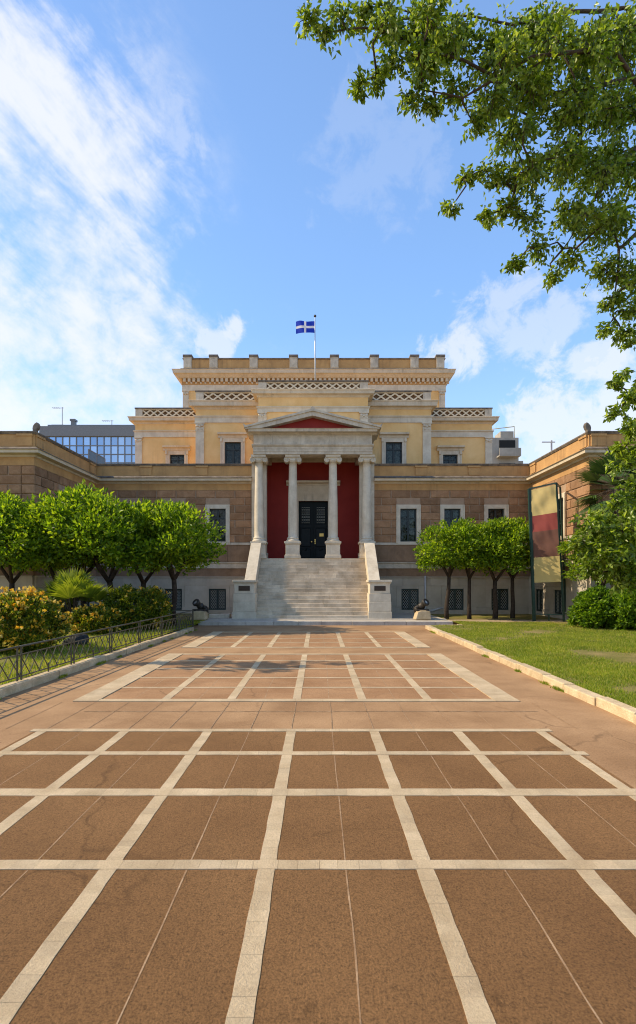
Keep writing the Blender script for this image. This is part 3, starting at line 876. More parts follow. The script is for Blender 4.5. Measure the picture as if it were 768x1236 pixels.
for s_ in (-1, 1):
    a, b_ = sorted((s_*0.17, s_*0.63)); za, zb = L0+1.98, L0+2.85
    for i in range(5):
        u = a+(b_-a)*i/4; g.bar(FB.pt(u, -0.115, za), FB.pt(u, -0.115, zb), 0.02)
    for j in range(6):
        z = za+(zb-za)*j/5; g.bar(FB.pt(a, -0.112, z), FB.pt(b_, -0.112, z), 0.02)
        if j < 5:
            for i in range(4):
                c = FB.pt(a+(b_-a)*(i+0.5)/4, -0.11, z+(zb-za)/10)
                g.lathe(c, [(0.045, 0), (0.045, 0.012)], 8, axis=(0, -1, 0))
part(g, 'door_grille', MAT['door'], dr)
g = MB(); g.lathe(FB.pt(0.09, -0.14, L0+1.0), [(0.02, 0), (0.02, 0.06), (0.045, 0.07), (0.03, 0.11)], 12, axis=(0, -1, 0))
g.lathe(FB.pt(-0.09, -0.14, L0+1.0), [(0.02, 0), (0.02, 0.06), (0.04, 0.07), (0.03, 0.10)], 12, axis=(0, -1, 0))
g.boxf(FB, 0.07, 0.12, -0.14, -0.125, L0+0.88, L0+1.14); part(g, 'handle', MAT['brass'], dr)
g = MB(); g.boxf(FB, 0.33, 0.55, -0.094, -0.085, L0+1.28, L0+1.44); part(g, 'door_notice', MAT['brass'], dr)

# stairs
g = MB(); NST = 17; z0s = 0.15; rise = (L0-z0s)/NST; y0s = 22.4; tread = (25.6-y0s)/(NST-1)
for k in range(NST-1):
    y = y0s+tread*k; za = z0s+rise*k; x = -2.5+(-0.4 if k % 2 else 0)
    while x < 2.5:
        L = random.uniform(0.9, 1.7); a, b_ = max(x, -2.5), min(x+L, 2.5)
        if 2.5-b_ < 0.3: b_ = 2.5
        if b_-a > 0.05: g.box(BX+a+0.0015, BX+b_-0.0015, y-0.015+random.uniform(0, .004), 25.59, max(za-0.002, 0.12), za+rise-0.002)
        x = b_
st = part(g, 'staircase', MAT['step'], bevel=0.008)
for s_ in (-1, 1):
    # sloping cheek with its white coping, ending on a pedestal
    Fc = Frame(BX, 0, (0, 1), (1, 0))
    ch = MB(); n0, n1 = sorted((s_*2.505, s_*2.92))
    ch.slab(Fc, [(23.2, 0.15), (25.62, 0.15), (25.62, 3.45), (25.45, 3.45), (23.2, 1.66)], n0, n1)
    cho = part(ch, 'cheek_wall', MAT['marble'], bevel=0.01)
    cp = MB(); m0, m1 = sorted((s_*2.47, s_*2.96))
    cp.slab(Fc, [(23.15, 1.64), (25.45, 3.455), (25.55, 3.455), (25.55, 3.58), (25.42, 3.58), (23.15, 1.80)], m0, m1)
    part(cp, 'coping', MAT['marble'], cho, bevel=0.01)
    pd = MB(); cx = BX+s_*2.87; F2 = Frame(cx, 22.85, (1, 0), (0, -1))
    for h, za, zb in ((0.50, 0.15, 0.45), (0.475, 0.452, 0.86), (0.46, 0.862, 1.22), (0.425, 1.222, 1.64), (0.455, 1.64, 1.70), (0.50, 1.70, 1.80)):
        pd.boxf(F2, -h, h, -h, h, za, zb)
    pdo = part(pd, 'stair_pedestal', MAT['marble'], bevel=0.015)
    pl = MB(); pl.boxf(F2, -0.24, 0.24, 0.42, 0.44, 1.34, 1.55); part(pl, 'plaque', MAT['plaque'], pdo)
# stone bench slab by the left pedestal
g = MB(); g.box(BX-4.45, BX-3.55, 22.75, 23.2, 0.15, 0.32)
tag(g.build('stone_block', MAT['marblegrey'], loc=(BX-4.0, 23, 0.15), bevel=0.02), 'long low stone block on the pavement beside the left stair pedestal', 'stone block')

# ---- upper storeys
def lattice(mb, F, u0, u1, z0, z1, n=0.0):
    """a row of X openings between rails"""
    H = z1-z0; k = max(1, round((u1-u0)/(H*1.0))); w = (u1-u0)/k
    mb.boxf(F, u0, u1, n-0.10, n, z0, z0+0.05); mb.boxf(F, u0, u1, n-0.10, n, z1-0.05, z1)
    for i in range(k):
        a, b_ = u0+i*w, u0+(i+1)*w
        za, zb = z0+0.05, z1-0.05
        t = 0.05
        mb.slab(F, [(a, za), (a+t, za), (b_, zb-t), (b_, zb), (b_-t, zb), (a, za+t)], n-0.10, n-0.004)
        mb.slab(F, [(b_, za), (b_-t, za), (a, zb-t), (a, zb), (a+t, zb), (b_, za+t)], n-0.10, n-0.010)
        mb.lathe(F.pt((a+b_)/2, n-0.1, (za+zb)/2), [(0.07, 0), (0.07, 0.11)], 8, False, axis=(F.n[0], F.n[1], 0))

def pilaster(F, u, w, z0, z1, cap=0.36):
    m_ = MB(); h = w/2
    m_.boxf(F, u-h, u+h, -0.2, 0.07, z0, z1-cap)
    o = part(m_, 'pilaster', MAT['marble'])
    c_ = MB()
    c_.boxf(F, u-h-0.015, u+h+0.015, -0.2, 0.09, z1-cap, z1-cap+0.05)
    c_.boxf(F, u-h, u+h, -0.2, 0.08, z1-cap+0.05, z1-0.08)
    c_.boxf(F, u-h-0.04, u+h+0.04, -0.2, 0.13, z1-0.08, z1)
    for s_ in (-1, 1):
        c_.lathe(F.pt(u+s_*h*0.62, 0.08, z1-0.17), [(0.075, 0), (0.075, 0.035), (0.03, 0.05)], 12, axis=(F.n[0], F.n[1], 0))
        c_.lathe(F.pt(u+s_*h*0.45, 0.08, z1-cap+0.11), [(0.05, 0), (0.05, 0.03)], 10, axis=(F.n[0], F.n[1], 0))
    c_.lathe(F.pt(u, 0.08, z1-0.22), [(0.05, 0), (0.05, 0.04), (0.02, 0.05)], 10, axis=(F.n[0], F.n[1], 0))
    part(c_, 'capital', MAT['marble'], o)

def ring_prism(mb, y, hw, back, prof):
    """profile run along the front and mitred back along both sides: front at y, half width hw"""
    vs = []; m_ = len(prof)
    for (sx, yy, kind) in ((-1, back, 'b'), (-1, y, 'f'), (1, y, 'f'), (1, back, 'b')):
        for n, z in prof:
            x = BX + sx*(hw+n)
            vs.append((x, (y-n) if kind == 'f' else yy, z))
    fs = [tuple(range(m_)), tuple(range(3*m_, 4*m_))[::-1]]
    for k in range(3):
        for i in range(m_):
            j = (i+1) % m_
            fs.append((k*m_+i, k*m_+j, (k+1)*m_+j, (k+1)*m_+i))
    mb.add(vs, fs)

def tier(name, y, hw, back, zc, zf, za, zb0, zbt, wallmat, pw, cap, pierw, wins=(), lat=None, solid=6.9):
    """zc: cornice (top, bottom); zf bottom of yellow frieze; za bottom of architrave; zbt: balustrade top"""
    F = front(y); ct, cb = zc
    ops = [(u-w/2-0.02, u+w/2+0.02, z0, z1) for u, w, z0, z1, hd in wins]
    g = MB()
    wall_grid(g, F, -hw, hw, solid, za, -0.4, 0, ops)
    g.box(BX-hw, BX+hw, y+0.401, back, solid, ct-0.02)
    g.boxf(F, -hw, hw, -0.4, 0.03, zf, cb)
    part(g, 'upper_wall', MAT[wallmat])
    g = MB(); ring_prism(g, y, hw, back, [(-0.3, za), (0.05, za), (0.05, zf-0.09), (0.10, zf-0.05), (0.10, zf), (-0.3, zf)])
    part(g, 'architrave', MAT['marble'])
    pr = hw*0 + (0.28)
    g = MB(); ring_prism(g, y, hw, back, [(-0.3, cb), (0.04, cb), (0.10, cb+0.10), (pr, cb+0.13), (pr+0.02, ct-0.10), (pr+0.07, ct-0.02), (pr+0.05, ct), (-0.3, ct)])
    part(g, 'cornice', MAT['cornice'])
    # balustrade
    g = MB()
    bh = zbt-ct
    for u in (-hw+pierw/2, hw-pierw/2):
        g.boxf(F, u-pierw/2, u+pierw/2, -0.35, 0.02, ct, zbt-0.07)
    g.boxf(F, -hw+pierw, hw-pierw, -0.33, 0.0, ct, ct+0.06)
    for s_ in (-1, 1):
        xs = sorted((BX+s_*hw, BX+s_*(hw-0.3))); g.box(xs[0], xs[1], y+0.36, back, ct, zbt-0.07)
    bo = part(g, 'balustrade', MAT['marblegrey'])
    g = MB(); g.boxf(F, -hw-0.03, hw+0.03, -0.38, 0.06, zbt-0.07, zbt); part(g, 'rail', MAT['darktop'], bo)
    if lat is None: lat = [(-hw+pierw, hw-pierw)]
    for a, b_ in lat:
        g = MB(); gb = MB()
        lattice(g, F, a, b_, ct+0.06, zbt-0.07, -0.02)
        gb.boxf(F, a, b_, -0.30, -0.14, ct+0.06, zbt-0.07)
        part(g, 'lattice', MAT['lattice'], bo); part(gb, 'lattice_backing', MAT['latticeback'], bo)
    for u in (-hw+pw/2, hw-pw/2): pilaster(F, u, pw, solid, za, cap)
    for u, w, z0, z1, hd in wins:
        window(F, u, w, z0, z1, 0.22, hood=hd, rows=2, lace='all', proud=0.06, bottom=True)
# tier behind the pediment, middle tier, side tier, tall block at the back
tier('c', 27.4, 2.83, 29.0, (11.56, 11.22), 10.74, 10.47, 0, 12.1, 'ochrepink' if 'ochrepink' in MAT else 'yellow', 0.42, 0.36, 0.42, solid=8.8)
tier('b', 28.65, 6.35, 31.0, (11.42, 11.0), 10.65, 10.29, 0, 12.02, 'yellow', 0.45, 0.46, 0.42,
     wins=[(-4.35, 0.88, 7.85, 9.24, 0.13), (4.35, 0.88, 7.85, 9.24, 0.13)], lat=[(-5.93, -2.9), (2.9, 5.93)])
tier('a', 30.5, 10.25, 34.0, (11.12, 10.76), 10.38, 10.0, 0, 11.7, 'yellow', 0.39, 0.32, 0.40,
     wins=[(-7.85, 0.84, 8.0, 9.0, 0.14), (7.85, 0.84, 8.0, 9.0, 0.14)], lat=[(-9.85, -6.4), (6.4, 9.85)])
# tall rear block
F = front(33.0); hw = 8.15
g = MB(); g.box(BX-hw, BX+hw, 33.0, 43, 6.9, 13.56); part(g, 'upper_wall', MAT['yellow'])
g = MB(); ring_prism(g, 33.0, hw, 43, [(-0.3, 13.56), (0.05, 13.56), (0.05, 13.92), (-0.3, 13.92)]); part(g, 'architrave', MAT['marble'])
g = MB(); ring_prism(g, 33.0, hw, 43, [(-0.3, 13.92), (0.06, 13.92), (0.06, 14.30), (-0.3, 14.30)]); part(g, 'frieze', MAT['ochre'])
g = MB(); u = -hw+0.05
while u < hw:
    g.boxf(F, u, u+0.16, 0.06, 0.20, 14.08, 14.29)
    g.lathe(F.pt(u+0.2, 0.06, 14.03), [(0.07, 0), (0.06, 0.05), (0.02, 0.07)], 8, axis=(0, -1, 0)); u += 0.29
part(g, 'dentils', MAT['cornice'])
g = MB(); ring_prism(g, 33.0, hw, 43, [(-0.3, 14.30), (0.24, 14.30), (0.40, 14.46), (0.50, 14.50), (0.53, 14.66), (0.57, 14.72), (-0.3, 14.74)]); part(g, 'cornice', MAT['cornice'])
g = MB(); ring_prism(g, 33.0, hw, 43, [(-0.3, 14.74), (0.20, 14.74), (0.12, 14.93), (-0.3, 14.93)]); part(g, 'cornice_capping', MAT['darktop'])
g = MB(); ring_prism(g, 33.0, hw-0.05, 43, [(-0.3, 14.93), (0.02, 14.93), (0.02, 15.51), (-0.3, 15.51)]); po2 = part(g, 'parapet', MAT['ochre'])
g = MB(); ring_prism(g, 33.0, hw-0.05, 43, [(-0.34, 15.51), (0.06, 15.51), (0.08, 15.59), (-0.34, 15.59)]); part(g, 'rail', MAT['darktop'], po2)
for u in (-7.85, -6.24, -3.75, -1.27, 1.27, 3.75, 6.24, 7.85):
    g = MB(); g.boxf(F, u-0.25, u+0.25, -0.4, 0.10, 14.93, 15.63); g.boxf(F, u-0.22, u+0.22, 0.10, 0.13, 15.0, 15.5)
    p_ = part(g, 'parapet_pier', MAT['marblegrey'])
    g = MB(); g.boxf(F, u-0.29, u+0.29, -0.44, 0.15, 15.63, 15.78); part(g, 'pier_cap', MAT['darktop'], p_, bevel=0.02)
for u in (-hw+0.18, hw-0.18): pilaster(F, u, 0.36, 9, 13.56, 0.14)
# downpipe with its kicked foot
g = MB(); X_ = 5.35
g.tube([(X_, D1-0.17, 2.0), (X_, D1-0.17, 0.25), (X_+0.02, D1-0.22, 0.2)], 0.045, 8)
g.tube([(X_+0.08, D1-0.3, 0.22), (X_+0.80, D1-0.45, 0.42)], 0.05, 8)
part(g, 'downpipe', MAT['pipe'])

# flag and pole on the roof
fx, fy = -0.155, 27.62
FP = empty('flagpole', (fx, fy, 12.1), 'thin pale flagpole standing on the roof above the portico', 'flagpole')
g = MB(); g.tube([(fx, fy, 11.5), (fx, fy, 13.5), (fx, fy, 15.5)], [0.035, 0.03, 0.022], 8); g.build('pole', MAT['metalgrey'], FP)
g = MB(); g.lathe((fx, fy, 15.48), [(0.02, 0), (0.07, 0.04), (0.07, 0.09), (0.02, 0.14)], 12); g.build('finial', MAT['iron'], FP)
def flag_pt(s, t):        # s 0..1 from the pole to the left, t 0..1 downwards
    return (fx-0.03-s*0.97, fy+0.05+0.07*math.sin(s*7+t*1.2)*(0.3+s), 15.30-t*0.60-0.05*s*s*t*0.5+0.015*math.sin(s*9))
gb = MB(); NS, NTt = 27, 15; whites = []
V = [flag_pt(i/NS, j/NTt) for j in range(NTt+1) for i in range(NS+1)]; Fs = []
for j in range(NTt):
    for i in range(NS):
        k = j*(NS+1)+i; Fs.append((k, k+1, k+NS+2, k+NS+1)); whites.append(int((6 <= j <= 8) or (12 <= i <= 14)))
gb.add(V, Fs, True)
FL = tag(gb.build('flag', MAT['flagblue'], loc=(fx, fy, 15.0)), 'blue flag with a white cross flying from the rooftop pole', 'flag')
FL.data.materials.append(MAT['flagwhite']); FL.data.polygons.foreach_set('material_index', whites)

# ------------------------------------------------------------------ buildings behind
OB = empty('office_building', (-29, 70, 0), 'modern office block clad in blue glass rising behind the left wing', 'building')
g = MB(); g.box(-36.4, -22, 70, 84, 0, 20.7); g.build('wall', MAT['roofgrey'], OB)
g = MB(); g.box(-36.6, -21.8, 69.6, 84, 20.7, 22.0); g.box(-35.8, -23, 70.2, 83, 22.0, 22.35); g.build('roof_band', MAT['roofgrey'], OB)
g = MB(); mu = MB()
x = -36.4
zs = [20.7, 19.5, 18.35, 17.25, 16.1, 15.0, 13.8, 12.6]
while x < -22:
    for za, zb in zip(zs[1:], zs[:-1]):
        g.box(x+0.05, x+0.86, 69.93, 69.99, za+0.05, zb-0.05)
    mu.box(x-0.05, x+0.05, 69.82, 70, 12.6, 20.7); x += 0.91
for z in zs: mu.box(-36.4, -22, 69.84, 70, z-0.06, z+0.06)
g.build('glazing', MAT['curtain'], OB); mu.build('mullions', MAT['roofgrey'], OB)
g = MB(); g.box(-33.1, -32.6, 71, 71.6, 22.3, 23.1); g.box(-33.2, -32.5, 70.9, 71.7, 23.1, 23.35); g.build('vent', MAT['roofgrey'], OB)
g = MB(); g.box(-36.2, -34.6, 72, 75, 22.3, 22.9); g.build('plant_room', MAT['white_wall'], OB)
def antenna(x, y, z0, z1, label):
    o = empty('antenna', (x, y, z0), label, 'antenna', 'roof antennas')
    m_ = MB(); m_.bar((x, y, z0), (x, y, z1), 0.05); m_.build('mast', MAT['pipe'], o)
    m_ = MB()
    m_.bar((x-(1.3 if z1 > 12 else 0.55), y, z1-0.1), (x+0.2, y, z1-0.1), 0.035)
    for k in range(4 if z1 > 12 else 0): m_.bar((x-1.2+k*0.25, y-0.35, z1-0.1), (x-1.2+k*0.25, y+0.35, z1-0.1), 0.02)
    m_.build('aerial', MAT['pipe'], o)
antenna(-33.9, 70.3, 22.0, 24.7, 'tall antenna in the middle of the glass office roof')
antenna(-27.6, 71, 22.0, 23.2, 'short antenna at the end of the glass office roof nearest the museum')
antenna(13.3, 30.2, 6.9, 9.75, 'thin antenna behind the parapet of the sunlit right wing')
# pane screen on the left terrace roof
GS = empty('glass_screen', (-12.2, 29, 6.95), 'small grey glass screen standing on the roof of the left wing', 'glass screen')
g = MB(); g.add([(-12.55, 29.0, 6.95), (-11.85, 29.5, 6.95), (-11.85, 29.5, 8.55), (-12.55, 29.0, 8.95)], [(0, 1, 2, 3)]); g.build('pane', MAT['screen'], GS)
g = MB()
for p, q in (((-12.55, 29, 6.95), (-12.55, 29, 8.95)), ((-12.55, 29, 8.95), (-11.85, 29.5, 8.55)), ((-11.85, 29.5, 6.95), (-11.85, 29.5, 8.55)), ((-12.2, 29.25, 6.95), (-12.2, 29.25, 8.75))): g.bar(p, q, 0.03)
g.build('frame', MAT['roofgrey'], GS)
AP = empty('apartment_building', (22, 60, 0), 'pale stepped apartment block peeping out behind the right of the yellow storey', 'building')
g = MB()
g.box(19.3, 22.7, 60, 70, 0, 17.9); g.box(22.71, 23.6, 61, 70, 0, 15.5); g.box(23.61, 25.2, 62, 70, 0, 14.2)
g.build('wall', MAT['white_wall'], AP)
for z in (13.0, 15.6):
    m_ = MB(); m_.box(20.2, 22.6, 59.0, 59.98, z, z+0.12); m_.box(20.2, 22.6, 58.98, 59.06, z+0.12, z+0.9); m_.build('balcony', MAT['white_wall'], AP)
    m_ = MB(); m_.box(20.5, 22.3, 59.94, 59.99, z+0.15, z+2.0); m_.build('window', MAT['dark'], AP)
m_ = MB(); m_.tube([(19.9, 60.5, 17.9), (19.9, 60.5, 19.0), (22.4, 60.5, 19.3), (22.4, 60.5, 17.9)], 0.05, 5); m_.build('roof_frame', MAT['brass'], AP)
m_ = MB(); m_.box(21, 22.5, 61, 63, 17.9, 18.9); m_.build('roof_room', MAT['white_wall'], AP)

# ------------------------------------------------------------------ cannons
def cannon(x, y, s_, label, plabel):
    p_ = MB(); F2 = Frame(x, y, (1, 0), (0, -1))
    p_.slab(F2, [(-0.34, 0.17), (0.30, 0.17), (0.27, 0.50), (0.1, 0.54), (-0.1, 0.54), (-0.24, 0.50)], -0.3, 0.3)
    tag(p_.build('stone_plinth', MAT['kerb'], loc=(x, y, 0.17), bevel=0.03), plabel, 'plinth', 'stone plinths of the cannons')
    o = empty('cannon', (x, y, 0.5), label, 'cannon', 'old cannons flanking the stairs')
    d = Vector((s_*0.42, -0.62, 0.50)).normalized()
    b0 = Vector((x-s_*0.22, y+0.28, 0.50))
    m_ = MB()
    m_.lathe(b0, [(0.03, -0.12), (0.055, -0.08), (0.04, -0.04), (0.10, -0.01), (0.15, 0.04), (0.155, 0.12), (0.165, 0.13), (0.165, 0.17), (0.15, 0.18), (0.135, 0.38), (0.15, 0.39), (0.15, 0.42),
                  (0.125, 0.44), (0.115, 0.60), (0.16, 0.65), (0.165, 0.70), (0.15, 0.735), (0.088, 0.74), (0.083, 0.68)], 24, axis=d)
    m_.build('barrel', MAT['iron'], o)
    m_ = MB(); m_.lathe(b0+d*0.685, [(0.08, 0), (0.08, 0.012)], 20, axis=d); m_.build('muzzle_plug', MAT['pipe'], o)
    a = d.cross(Vector((0, 0, 1))).normalized(); m_ = MB()
    m_.tube([b0+d*0.3-a*0.24, b0+d*0.3+a*0.24], 0.045, 12); m_.build('trunnion', MAT['iron'], o)
    m_ = MB(); m_.boxf(F2, -0.26, 0.24, -0.2, 0.17, 0.53, 0.60); m_.build('cradle', MAT['iron'], o)
cannon(4.33, 22.0, 1, 'old iron cannon in sunlight on the stone plinth right of the stairs', 'tan stone plinth under the sunlit cannon right of the stairs')
cannon(-4.87, 21.8, -1, 'dark iron cannon in shade beyond the end of the low fence', 'shaded stone plinth under the cannon beyond the low fence')

# ------------------------------------------------------------------ fence
def fxp(y): return lx_edge(y)-0.13
FE = empty('metal_fence', (fxp(8.75), 8.75, 0.12), 'low dark metal fence of crossed bars along the left kerb', 'fence')
posts = [3.5, 5.25, 7.0, 8.75, 10.5, 12.25, 14.0, 15.75, 17.5, 19.1]
for y in posts:
    m_ = MB()
    for dy in (-0.055, 0.055):
        m_.bar((fxp(y+dy), y+dy, 0.06), (fxp(y+dy), y+dy, 0.70), 0.016)
    m_.build('post', MAT['fence'], FE)
def fpanel(p, q):
    m_ = MB(); p, q = Vector((*p, 0)), Vector((*q, 0)); L = (q-p).length; d = (q-p)/L
    nrm = Vector((-d.y, d.x, 0))
    up = lambda t, z, o_=0: p+d*t+Vector((0, 0, z))+nrm*o_
    m_.tube([up(0, 0.70), up(L, 0.70)], 0.017, 6)
    m_.bar(up(0, 0.565), up(L, 0.565), 0.013); m_.bar(up(0, 0.205), up(L, 0.205), 0.013)
    k = max(2, round(L/0.29)); w = L/k
    for i in range(k):
        m_.bar(up(i*w, 0.205, 0.012), up((i+1)*w, 0.565, 0.012), 0.009)
        m_.bar(up((i+1)*w, 0.205, -0.012), up(i*w, 0.565, -0.012), 0.009)
        if i and i % 3 == 0: m_.bar(up(i*w, 0.06), up(i*w, 0.30), 0.014)
    m_.build('panel', MAT['fence'], FE)
for a, b_ in zip(posts[:-1], posts[1:]): fpanel((fxp(a), a), (fxp(b_), b_))
fpanel((fxp(19.1), 19.1), (fxp(19.1)-1.75, 19.15)); fpanel((fxp(19.1)-1.75, 19.15), (fxp(19.1)-3.5, 19.2))

# dark rock on the grass behind the fence
g = MB()
ico = bmesh.new(); bmesh.ops.create_icosphere(ico, subdivisions=3, radius=1.0)
V = []
for v in ico.verts:
    c = v.co.copy(); k = 1+0.25*mnoise.noise(c*1.3+Vector((3, 1, 2)))
    V.append((-6.2+c.x*0.30*k, 13.6+c.y*0.22*k, 0.20+max(-0.12, c.z*0.22*k+c.x*0.10)))
ico.verts.index_update()
g.add(V, [[v.index for v in f.verts] for f in ico.faces]); ico.free()
tag(g.build('boulder', MAT['rock'], loc=(-6.2, 13.6, 0.12)), 'dark slanting rock on the grass behind the low fence', 'rock')

# ------------------------------------------------------------------ banner on its steel frame
BN = empty('banner_stand', (9.4, 21.9, 0.1), 'tall banner of yellow and dark red cloth in a green steel frame', 'banner')
def bp(px, py, d): return ((px-384)*d/640, d, 1.8+(700-py)*d/640)
TL, TR, BL, BR = Vector(bp(639, 590, 22.0)), Vector(bp(671.5, 583, 21.6)), Vector(bp(645, 747.5, 22.0)), Vector(bp(681, 748.5, 21.6))
off = Vector((0.62, 1.0, 0))
rear_t, rear_b = TR+off, BR+Vector((0.55, 1.0, 0))
for a, b_, w in ((TL, BL, 0.075), (TR, BR, 0.05), (rear_t, rear_b, 0.045)):
    m_ = MB(); m_.bar(tuple(b_-Vector((0, 0, 0.1))), tuple(a), w); m_.build('post', MAT['banner_frame'], BN)
m_ = MB(); m_.bar(TL, TR, 0.04); m_.bar(TR, rear_t, 0.04)
zb = Vector((0, 0, 0.22)); m_.bar(BL+zb, BR+zb, 0.03); m_.bar(BR+zb, rear_b+zb, 0.03)
mid = (BL+BR)/2; m_.bar(mid-Vector((0, 0, 0.05)), mid+zb, 0.03)
m_.build('crossbar', MAT['banner_frame'], BN)
def strip(t0, t1, name, mat, n=14):
    m_ = MB(); k = 12; V = []; Fs = []
    for j in range(n+1):
        t = t0+(t1-t0)*j/n
        for i in range(k+1):
            s_ = 0.04+0.92*i/k
            p = (TL.lerp(BL, t)).lerp(TR.lerp(BR, t), s_)
            wr = 0.035*mnoise.noise((s_*3+t*5, t*14-s_*6, 2)) + 0.02*math.sin((s_*2.0+t*9)*3)*(1-t)
            V.append((p.x, p.y-0.03+wr, p.z))
    for j in range(n):
        for i in range(k):
            a = j*(k+1)+i; Fs.append((a, a+1, a+k+2, a+k+1))
    m_.add(V, Fs, True); m_.build(name, mat, BN)
strip(0.012, 0.213, 'banner_cloth', MAT['bannery']); strip(0.213, 0.335, 'banner_cloth', MAT['bannerr'])
strip(0.335, 0.53, 'banner_cloth', MAT['bannerb']); strip(0.53, 0.72, 'banner_cloth', MAT['bannery'])

# ------------------------------------------------------------------ vegetation
def leaf_arrays(P, Nrm, L, W, spread=0.6, droop=0.0):
    """P (n,3) leaf bases, Nrm (n,3) rough outward directions -> folded diamond leaves"""
    n = len(P)
    d = Nrm + rng.normal(0, spread, (n, 3)); d[:, 2] -= droop
    d /= np.linalg.norm(d, axis=1, keepdims=True)+1e-9
    r = rng.normal(0, 1, (n, 3)); side = np.cross(d, r); side /= np.linalg.norm(side, axis=1, keepdims=True)+1e-9
    up = np.cross(side, d)
    Ls = L*rng.uniform(0.65, 1.25, n)[:, None]; Ws = W*rng.uniform(0.7, 1.2, n)[:, None]
    mid = P + d*Ls*0.45
    fold = up*Ws*0.35
    V = np.stack([P, mid-side*Ws*0.5+fold, P+d*Ls-up*Ls*0.12, mid+side*Ws*0.5+fold], 1).reshape(-1, 3)
    k = np.arange(n)*4
    Fc = np.stack([np.stack([k, k+1, k+2], 1), np.stack([k, k+2, k+3], 1)], 1).reshape(-1, 3)
    return V, Fc

def crown_points(nclump, per, rx, rz, cr, inner=0.25, seed=0, shell=0.75):
    """clumps gathered towards the surface of an uneven dome, leaves spread through each clump"""
    r_ = np.random.default_rng(seed); P = []; D = []
    for c in range(nclump):
        v = r_.normal(0, 1, 3); v /= np.linalg.norm(v)
        if v[2] < -0.55: v[2] *= 0.4
        rad = shell + (1-shell)*r_.random() if r_.random() > inner else r_.uniform(0.3, shell)
        rad *= 1+0.13*mnoise.noise((v[0]*2+seed*3.1, v[1]*2, v[2]*2))
        cen = np.array([v[0]*rx, v[1]*rx, v[2]*rz])*rad
        q = r_.normal(0, 1, (per, 3)); q /= np.linalg.norm(q, axis=1, keepdims=True)
        rr = cr*r_.uniform(0.45, 1.0, per)[:, None]*r_.uniform(0.7, 1.3)
        pts = cen + q*rr*np.array([1, 1, 0.75])
        P.append(pts); D.append(q*0.7 + v*0.6)
    return np.concatenate(P), np.concatenate(D)

def round_tree(name, label, cat, group, trunk_h, rx, rz, seed, fork=3, thick=0.085, lean=(0, 0)):
    o = empty(name, (0, 0, 0), label, cat, group)
    r_ = random.Random(seed)
    m_ = MB()
    top = Vector((lean[0], lean[1], trunk_h))
    pts = [Vector((0, 0, -0.1)), Vector((0.03*r_.uniform(-1, 1), 0.02, trunk_h*0.3)), Vector((lean[0]*0.6+r_.uniform(-.05, .05), lean[1]*0.6, trunk_h*0.65)), top]
    m_.tube(pts, [thick*1.25, thick, thick*0.9, thick*0.85], 9)
    cz = trunk_h + rz*0.85
    for k in range(fork):
        a = 2*math.pi*k/fork + r_.uniform(-.4, .4)
        e = Vector((lean[0]+math.cos(a)*rx*0.62, lean[1]+math.sin(a)*rx*0.62, cz+rz*0.25*r_.uniform(-0.4, 1)))
        mid = top.lerp(e, 0.45)+Vector((0, 0, -0.05))
        m_.tube([top-Vector((0, 0, 0.12)), mid, e], [thick*0.7, thick*0.5, thick*0.18], 7)
        for q in range(3):
            b_ = 2*math.pi*r_.random(); e2 = mid+Vector((math.cos(b_)*rx*0.5, math.sin(b_)*rx*0.5, rz*r_.uniform(0.1, 0.8)))
            m_.tube([mid, mid.lerp(e2, 0.5)+Vector((0, 0, 0.06)), e2], [thick*0.4, thick*0.25, thick*0.08], 5)
    m_.build('trunk', MAT['bark'], o)
    P, D = crown_points(125, 52, rx, rz, 0.33, seed=seed, inner=0.2, shell=0.8)
    V, Fc = leaf_arrays(P + np.array([lean[0], lean[1], cz]), D + np.array([0, 0, 0.35]), 0.155, 0.075, 0.55)
    raw_mesh('crown', V, Fc, MAT['leaf_orange'], o)
    return o
protos = [dict(trunk_h=1.8, rx=1.40, rz=1.27, seed=3, fork=3), dict(trunk_h=1.85, rx=1.30, rz=1.15, seed=5, fork=4, lean=(0.12, 0)), dict(trunk_h=1.7, rx=1.5, rz=1.36, seed=8, fork=3, thick=0.10),
          dict(trunk_h=1.5, rx=1.58, rz=1.26, seed=13, fork=3), dict(trunk_h=1.5, rx=1.55, rz=1.28, seed=17, fork=4, lean=(-0.15, 0.05), thick=0.095)]
made = {}; VR = random.Random(12)
def put_tree(kind, x, y, sc, rz, label, group, base=0.11):
    if kind not in made:
        o = round_tree('orange_tree', label, 'tree', group, **protos[kind]); made[kind] = o
    else:
        o = copy_tree(made[kind]); tag(o, label, 'tree', group)
    o.location = (x, y, base); o.scale = (sc*VR.uniform(0.94, 1.12), sc*VR.uniform(0.94, 1.1), sc*VR.uniform(0.95, 1.06)); o.rotation_euler = (0, 0, rz)
    return o
GR, GL = 'clipped round trees right of the stairs', 'clipped round trees behind the low fence'
put_tree(1, 5.60, 23.1, 1.02, 0.3, 'small yellowish round tree nearest the sunlit cannon, at the free end of its row', GR)
put_tree(0, 6.65, 23.3, 1.04, 1.9, 'second round tree of the right row, between the yellowish one and the forked one', GR)
put_tree(2, 7.75, 23.2, 0.99, 4.0, 'round tree with a trunk forked low, middle of the right row', GR)
put_tree(0, 8.62, 23.5, 1.02, 3.3, 'round tree standing just left of the tall yellow and red banner', GR)
put_tree(2, 10.75, 20.1, 0.90, 1.0, 'dark trunked round tree beside the right post of the banner frame', GR)
put_tree(1, 11.9, 19.7, 1.05, 2.0, 'round tree behind the clipped green shrub, its forked trunk just above the shrub', GR)
put_tree(2, -5.25, 19.3, 1.08, 0.5, 'round tree at the stair end of the left row, over the fence corner', GL)
put_tree(3, -6.45, 19.6, 1.18, 2.5, 'second round tree from the stairs in the left row', GL)
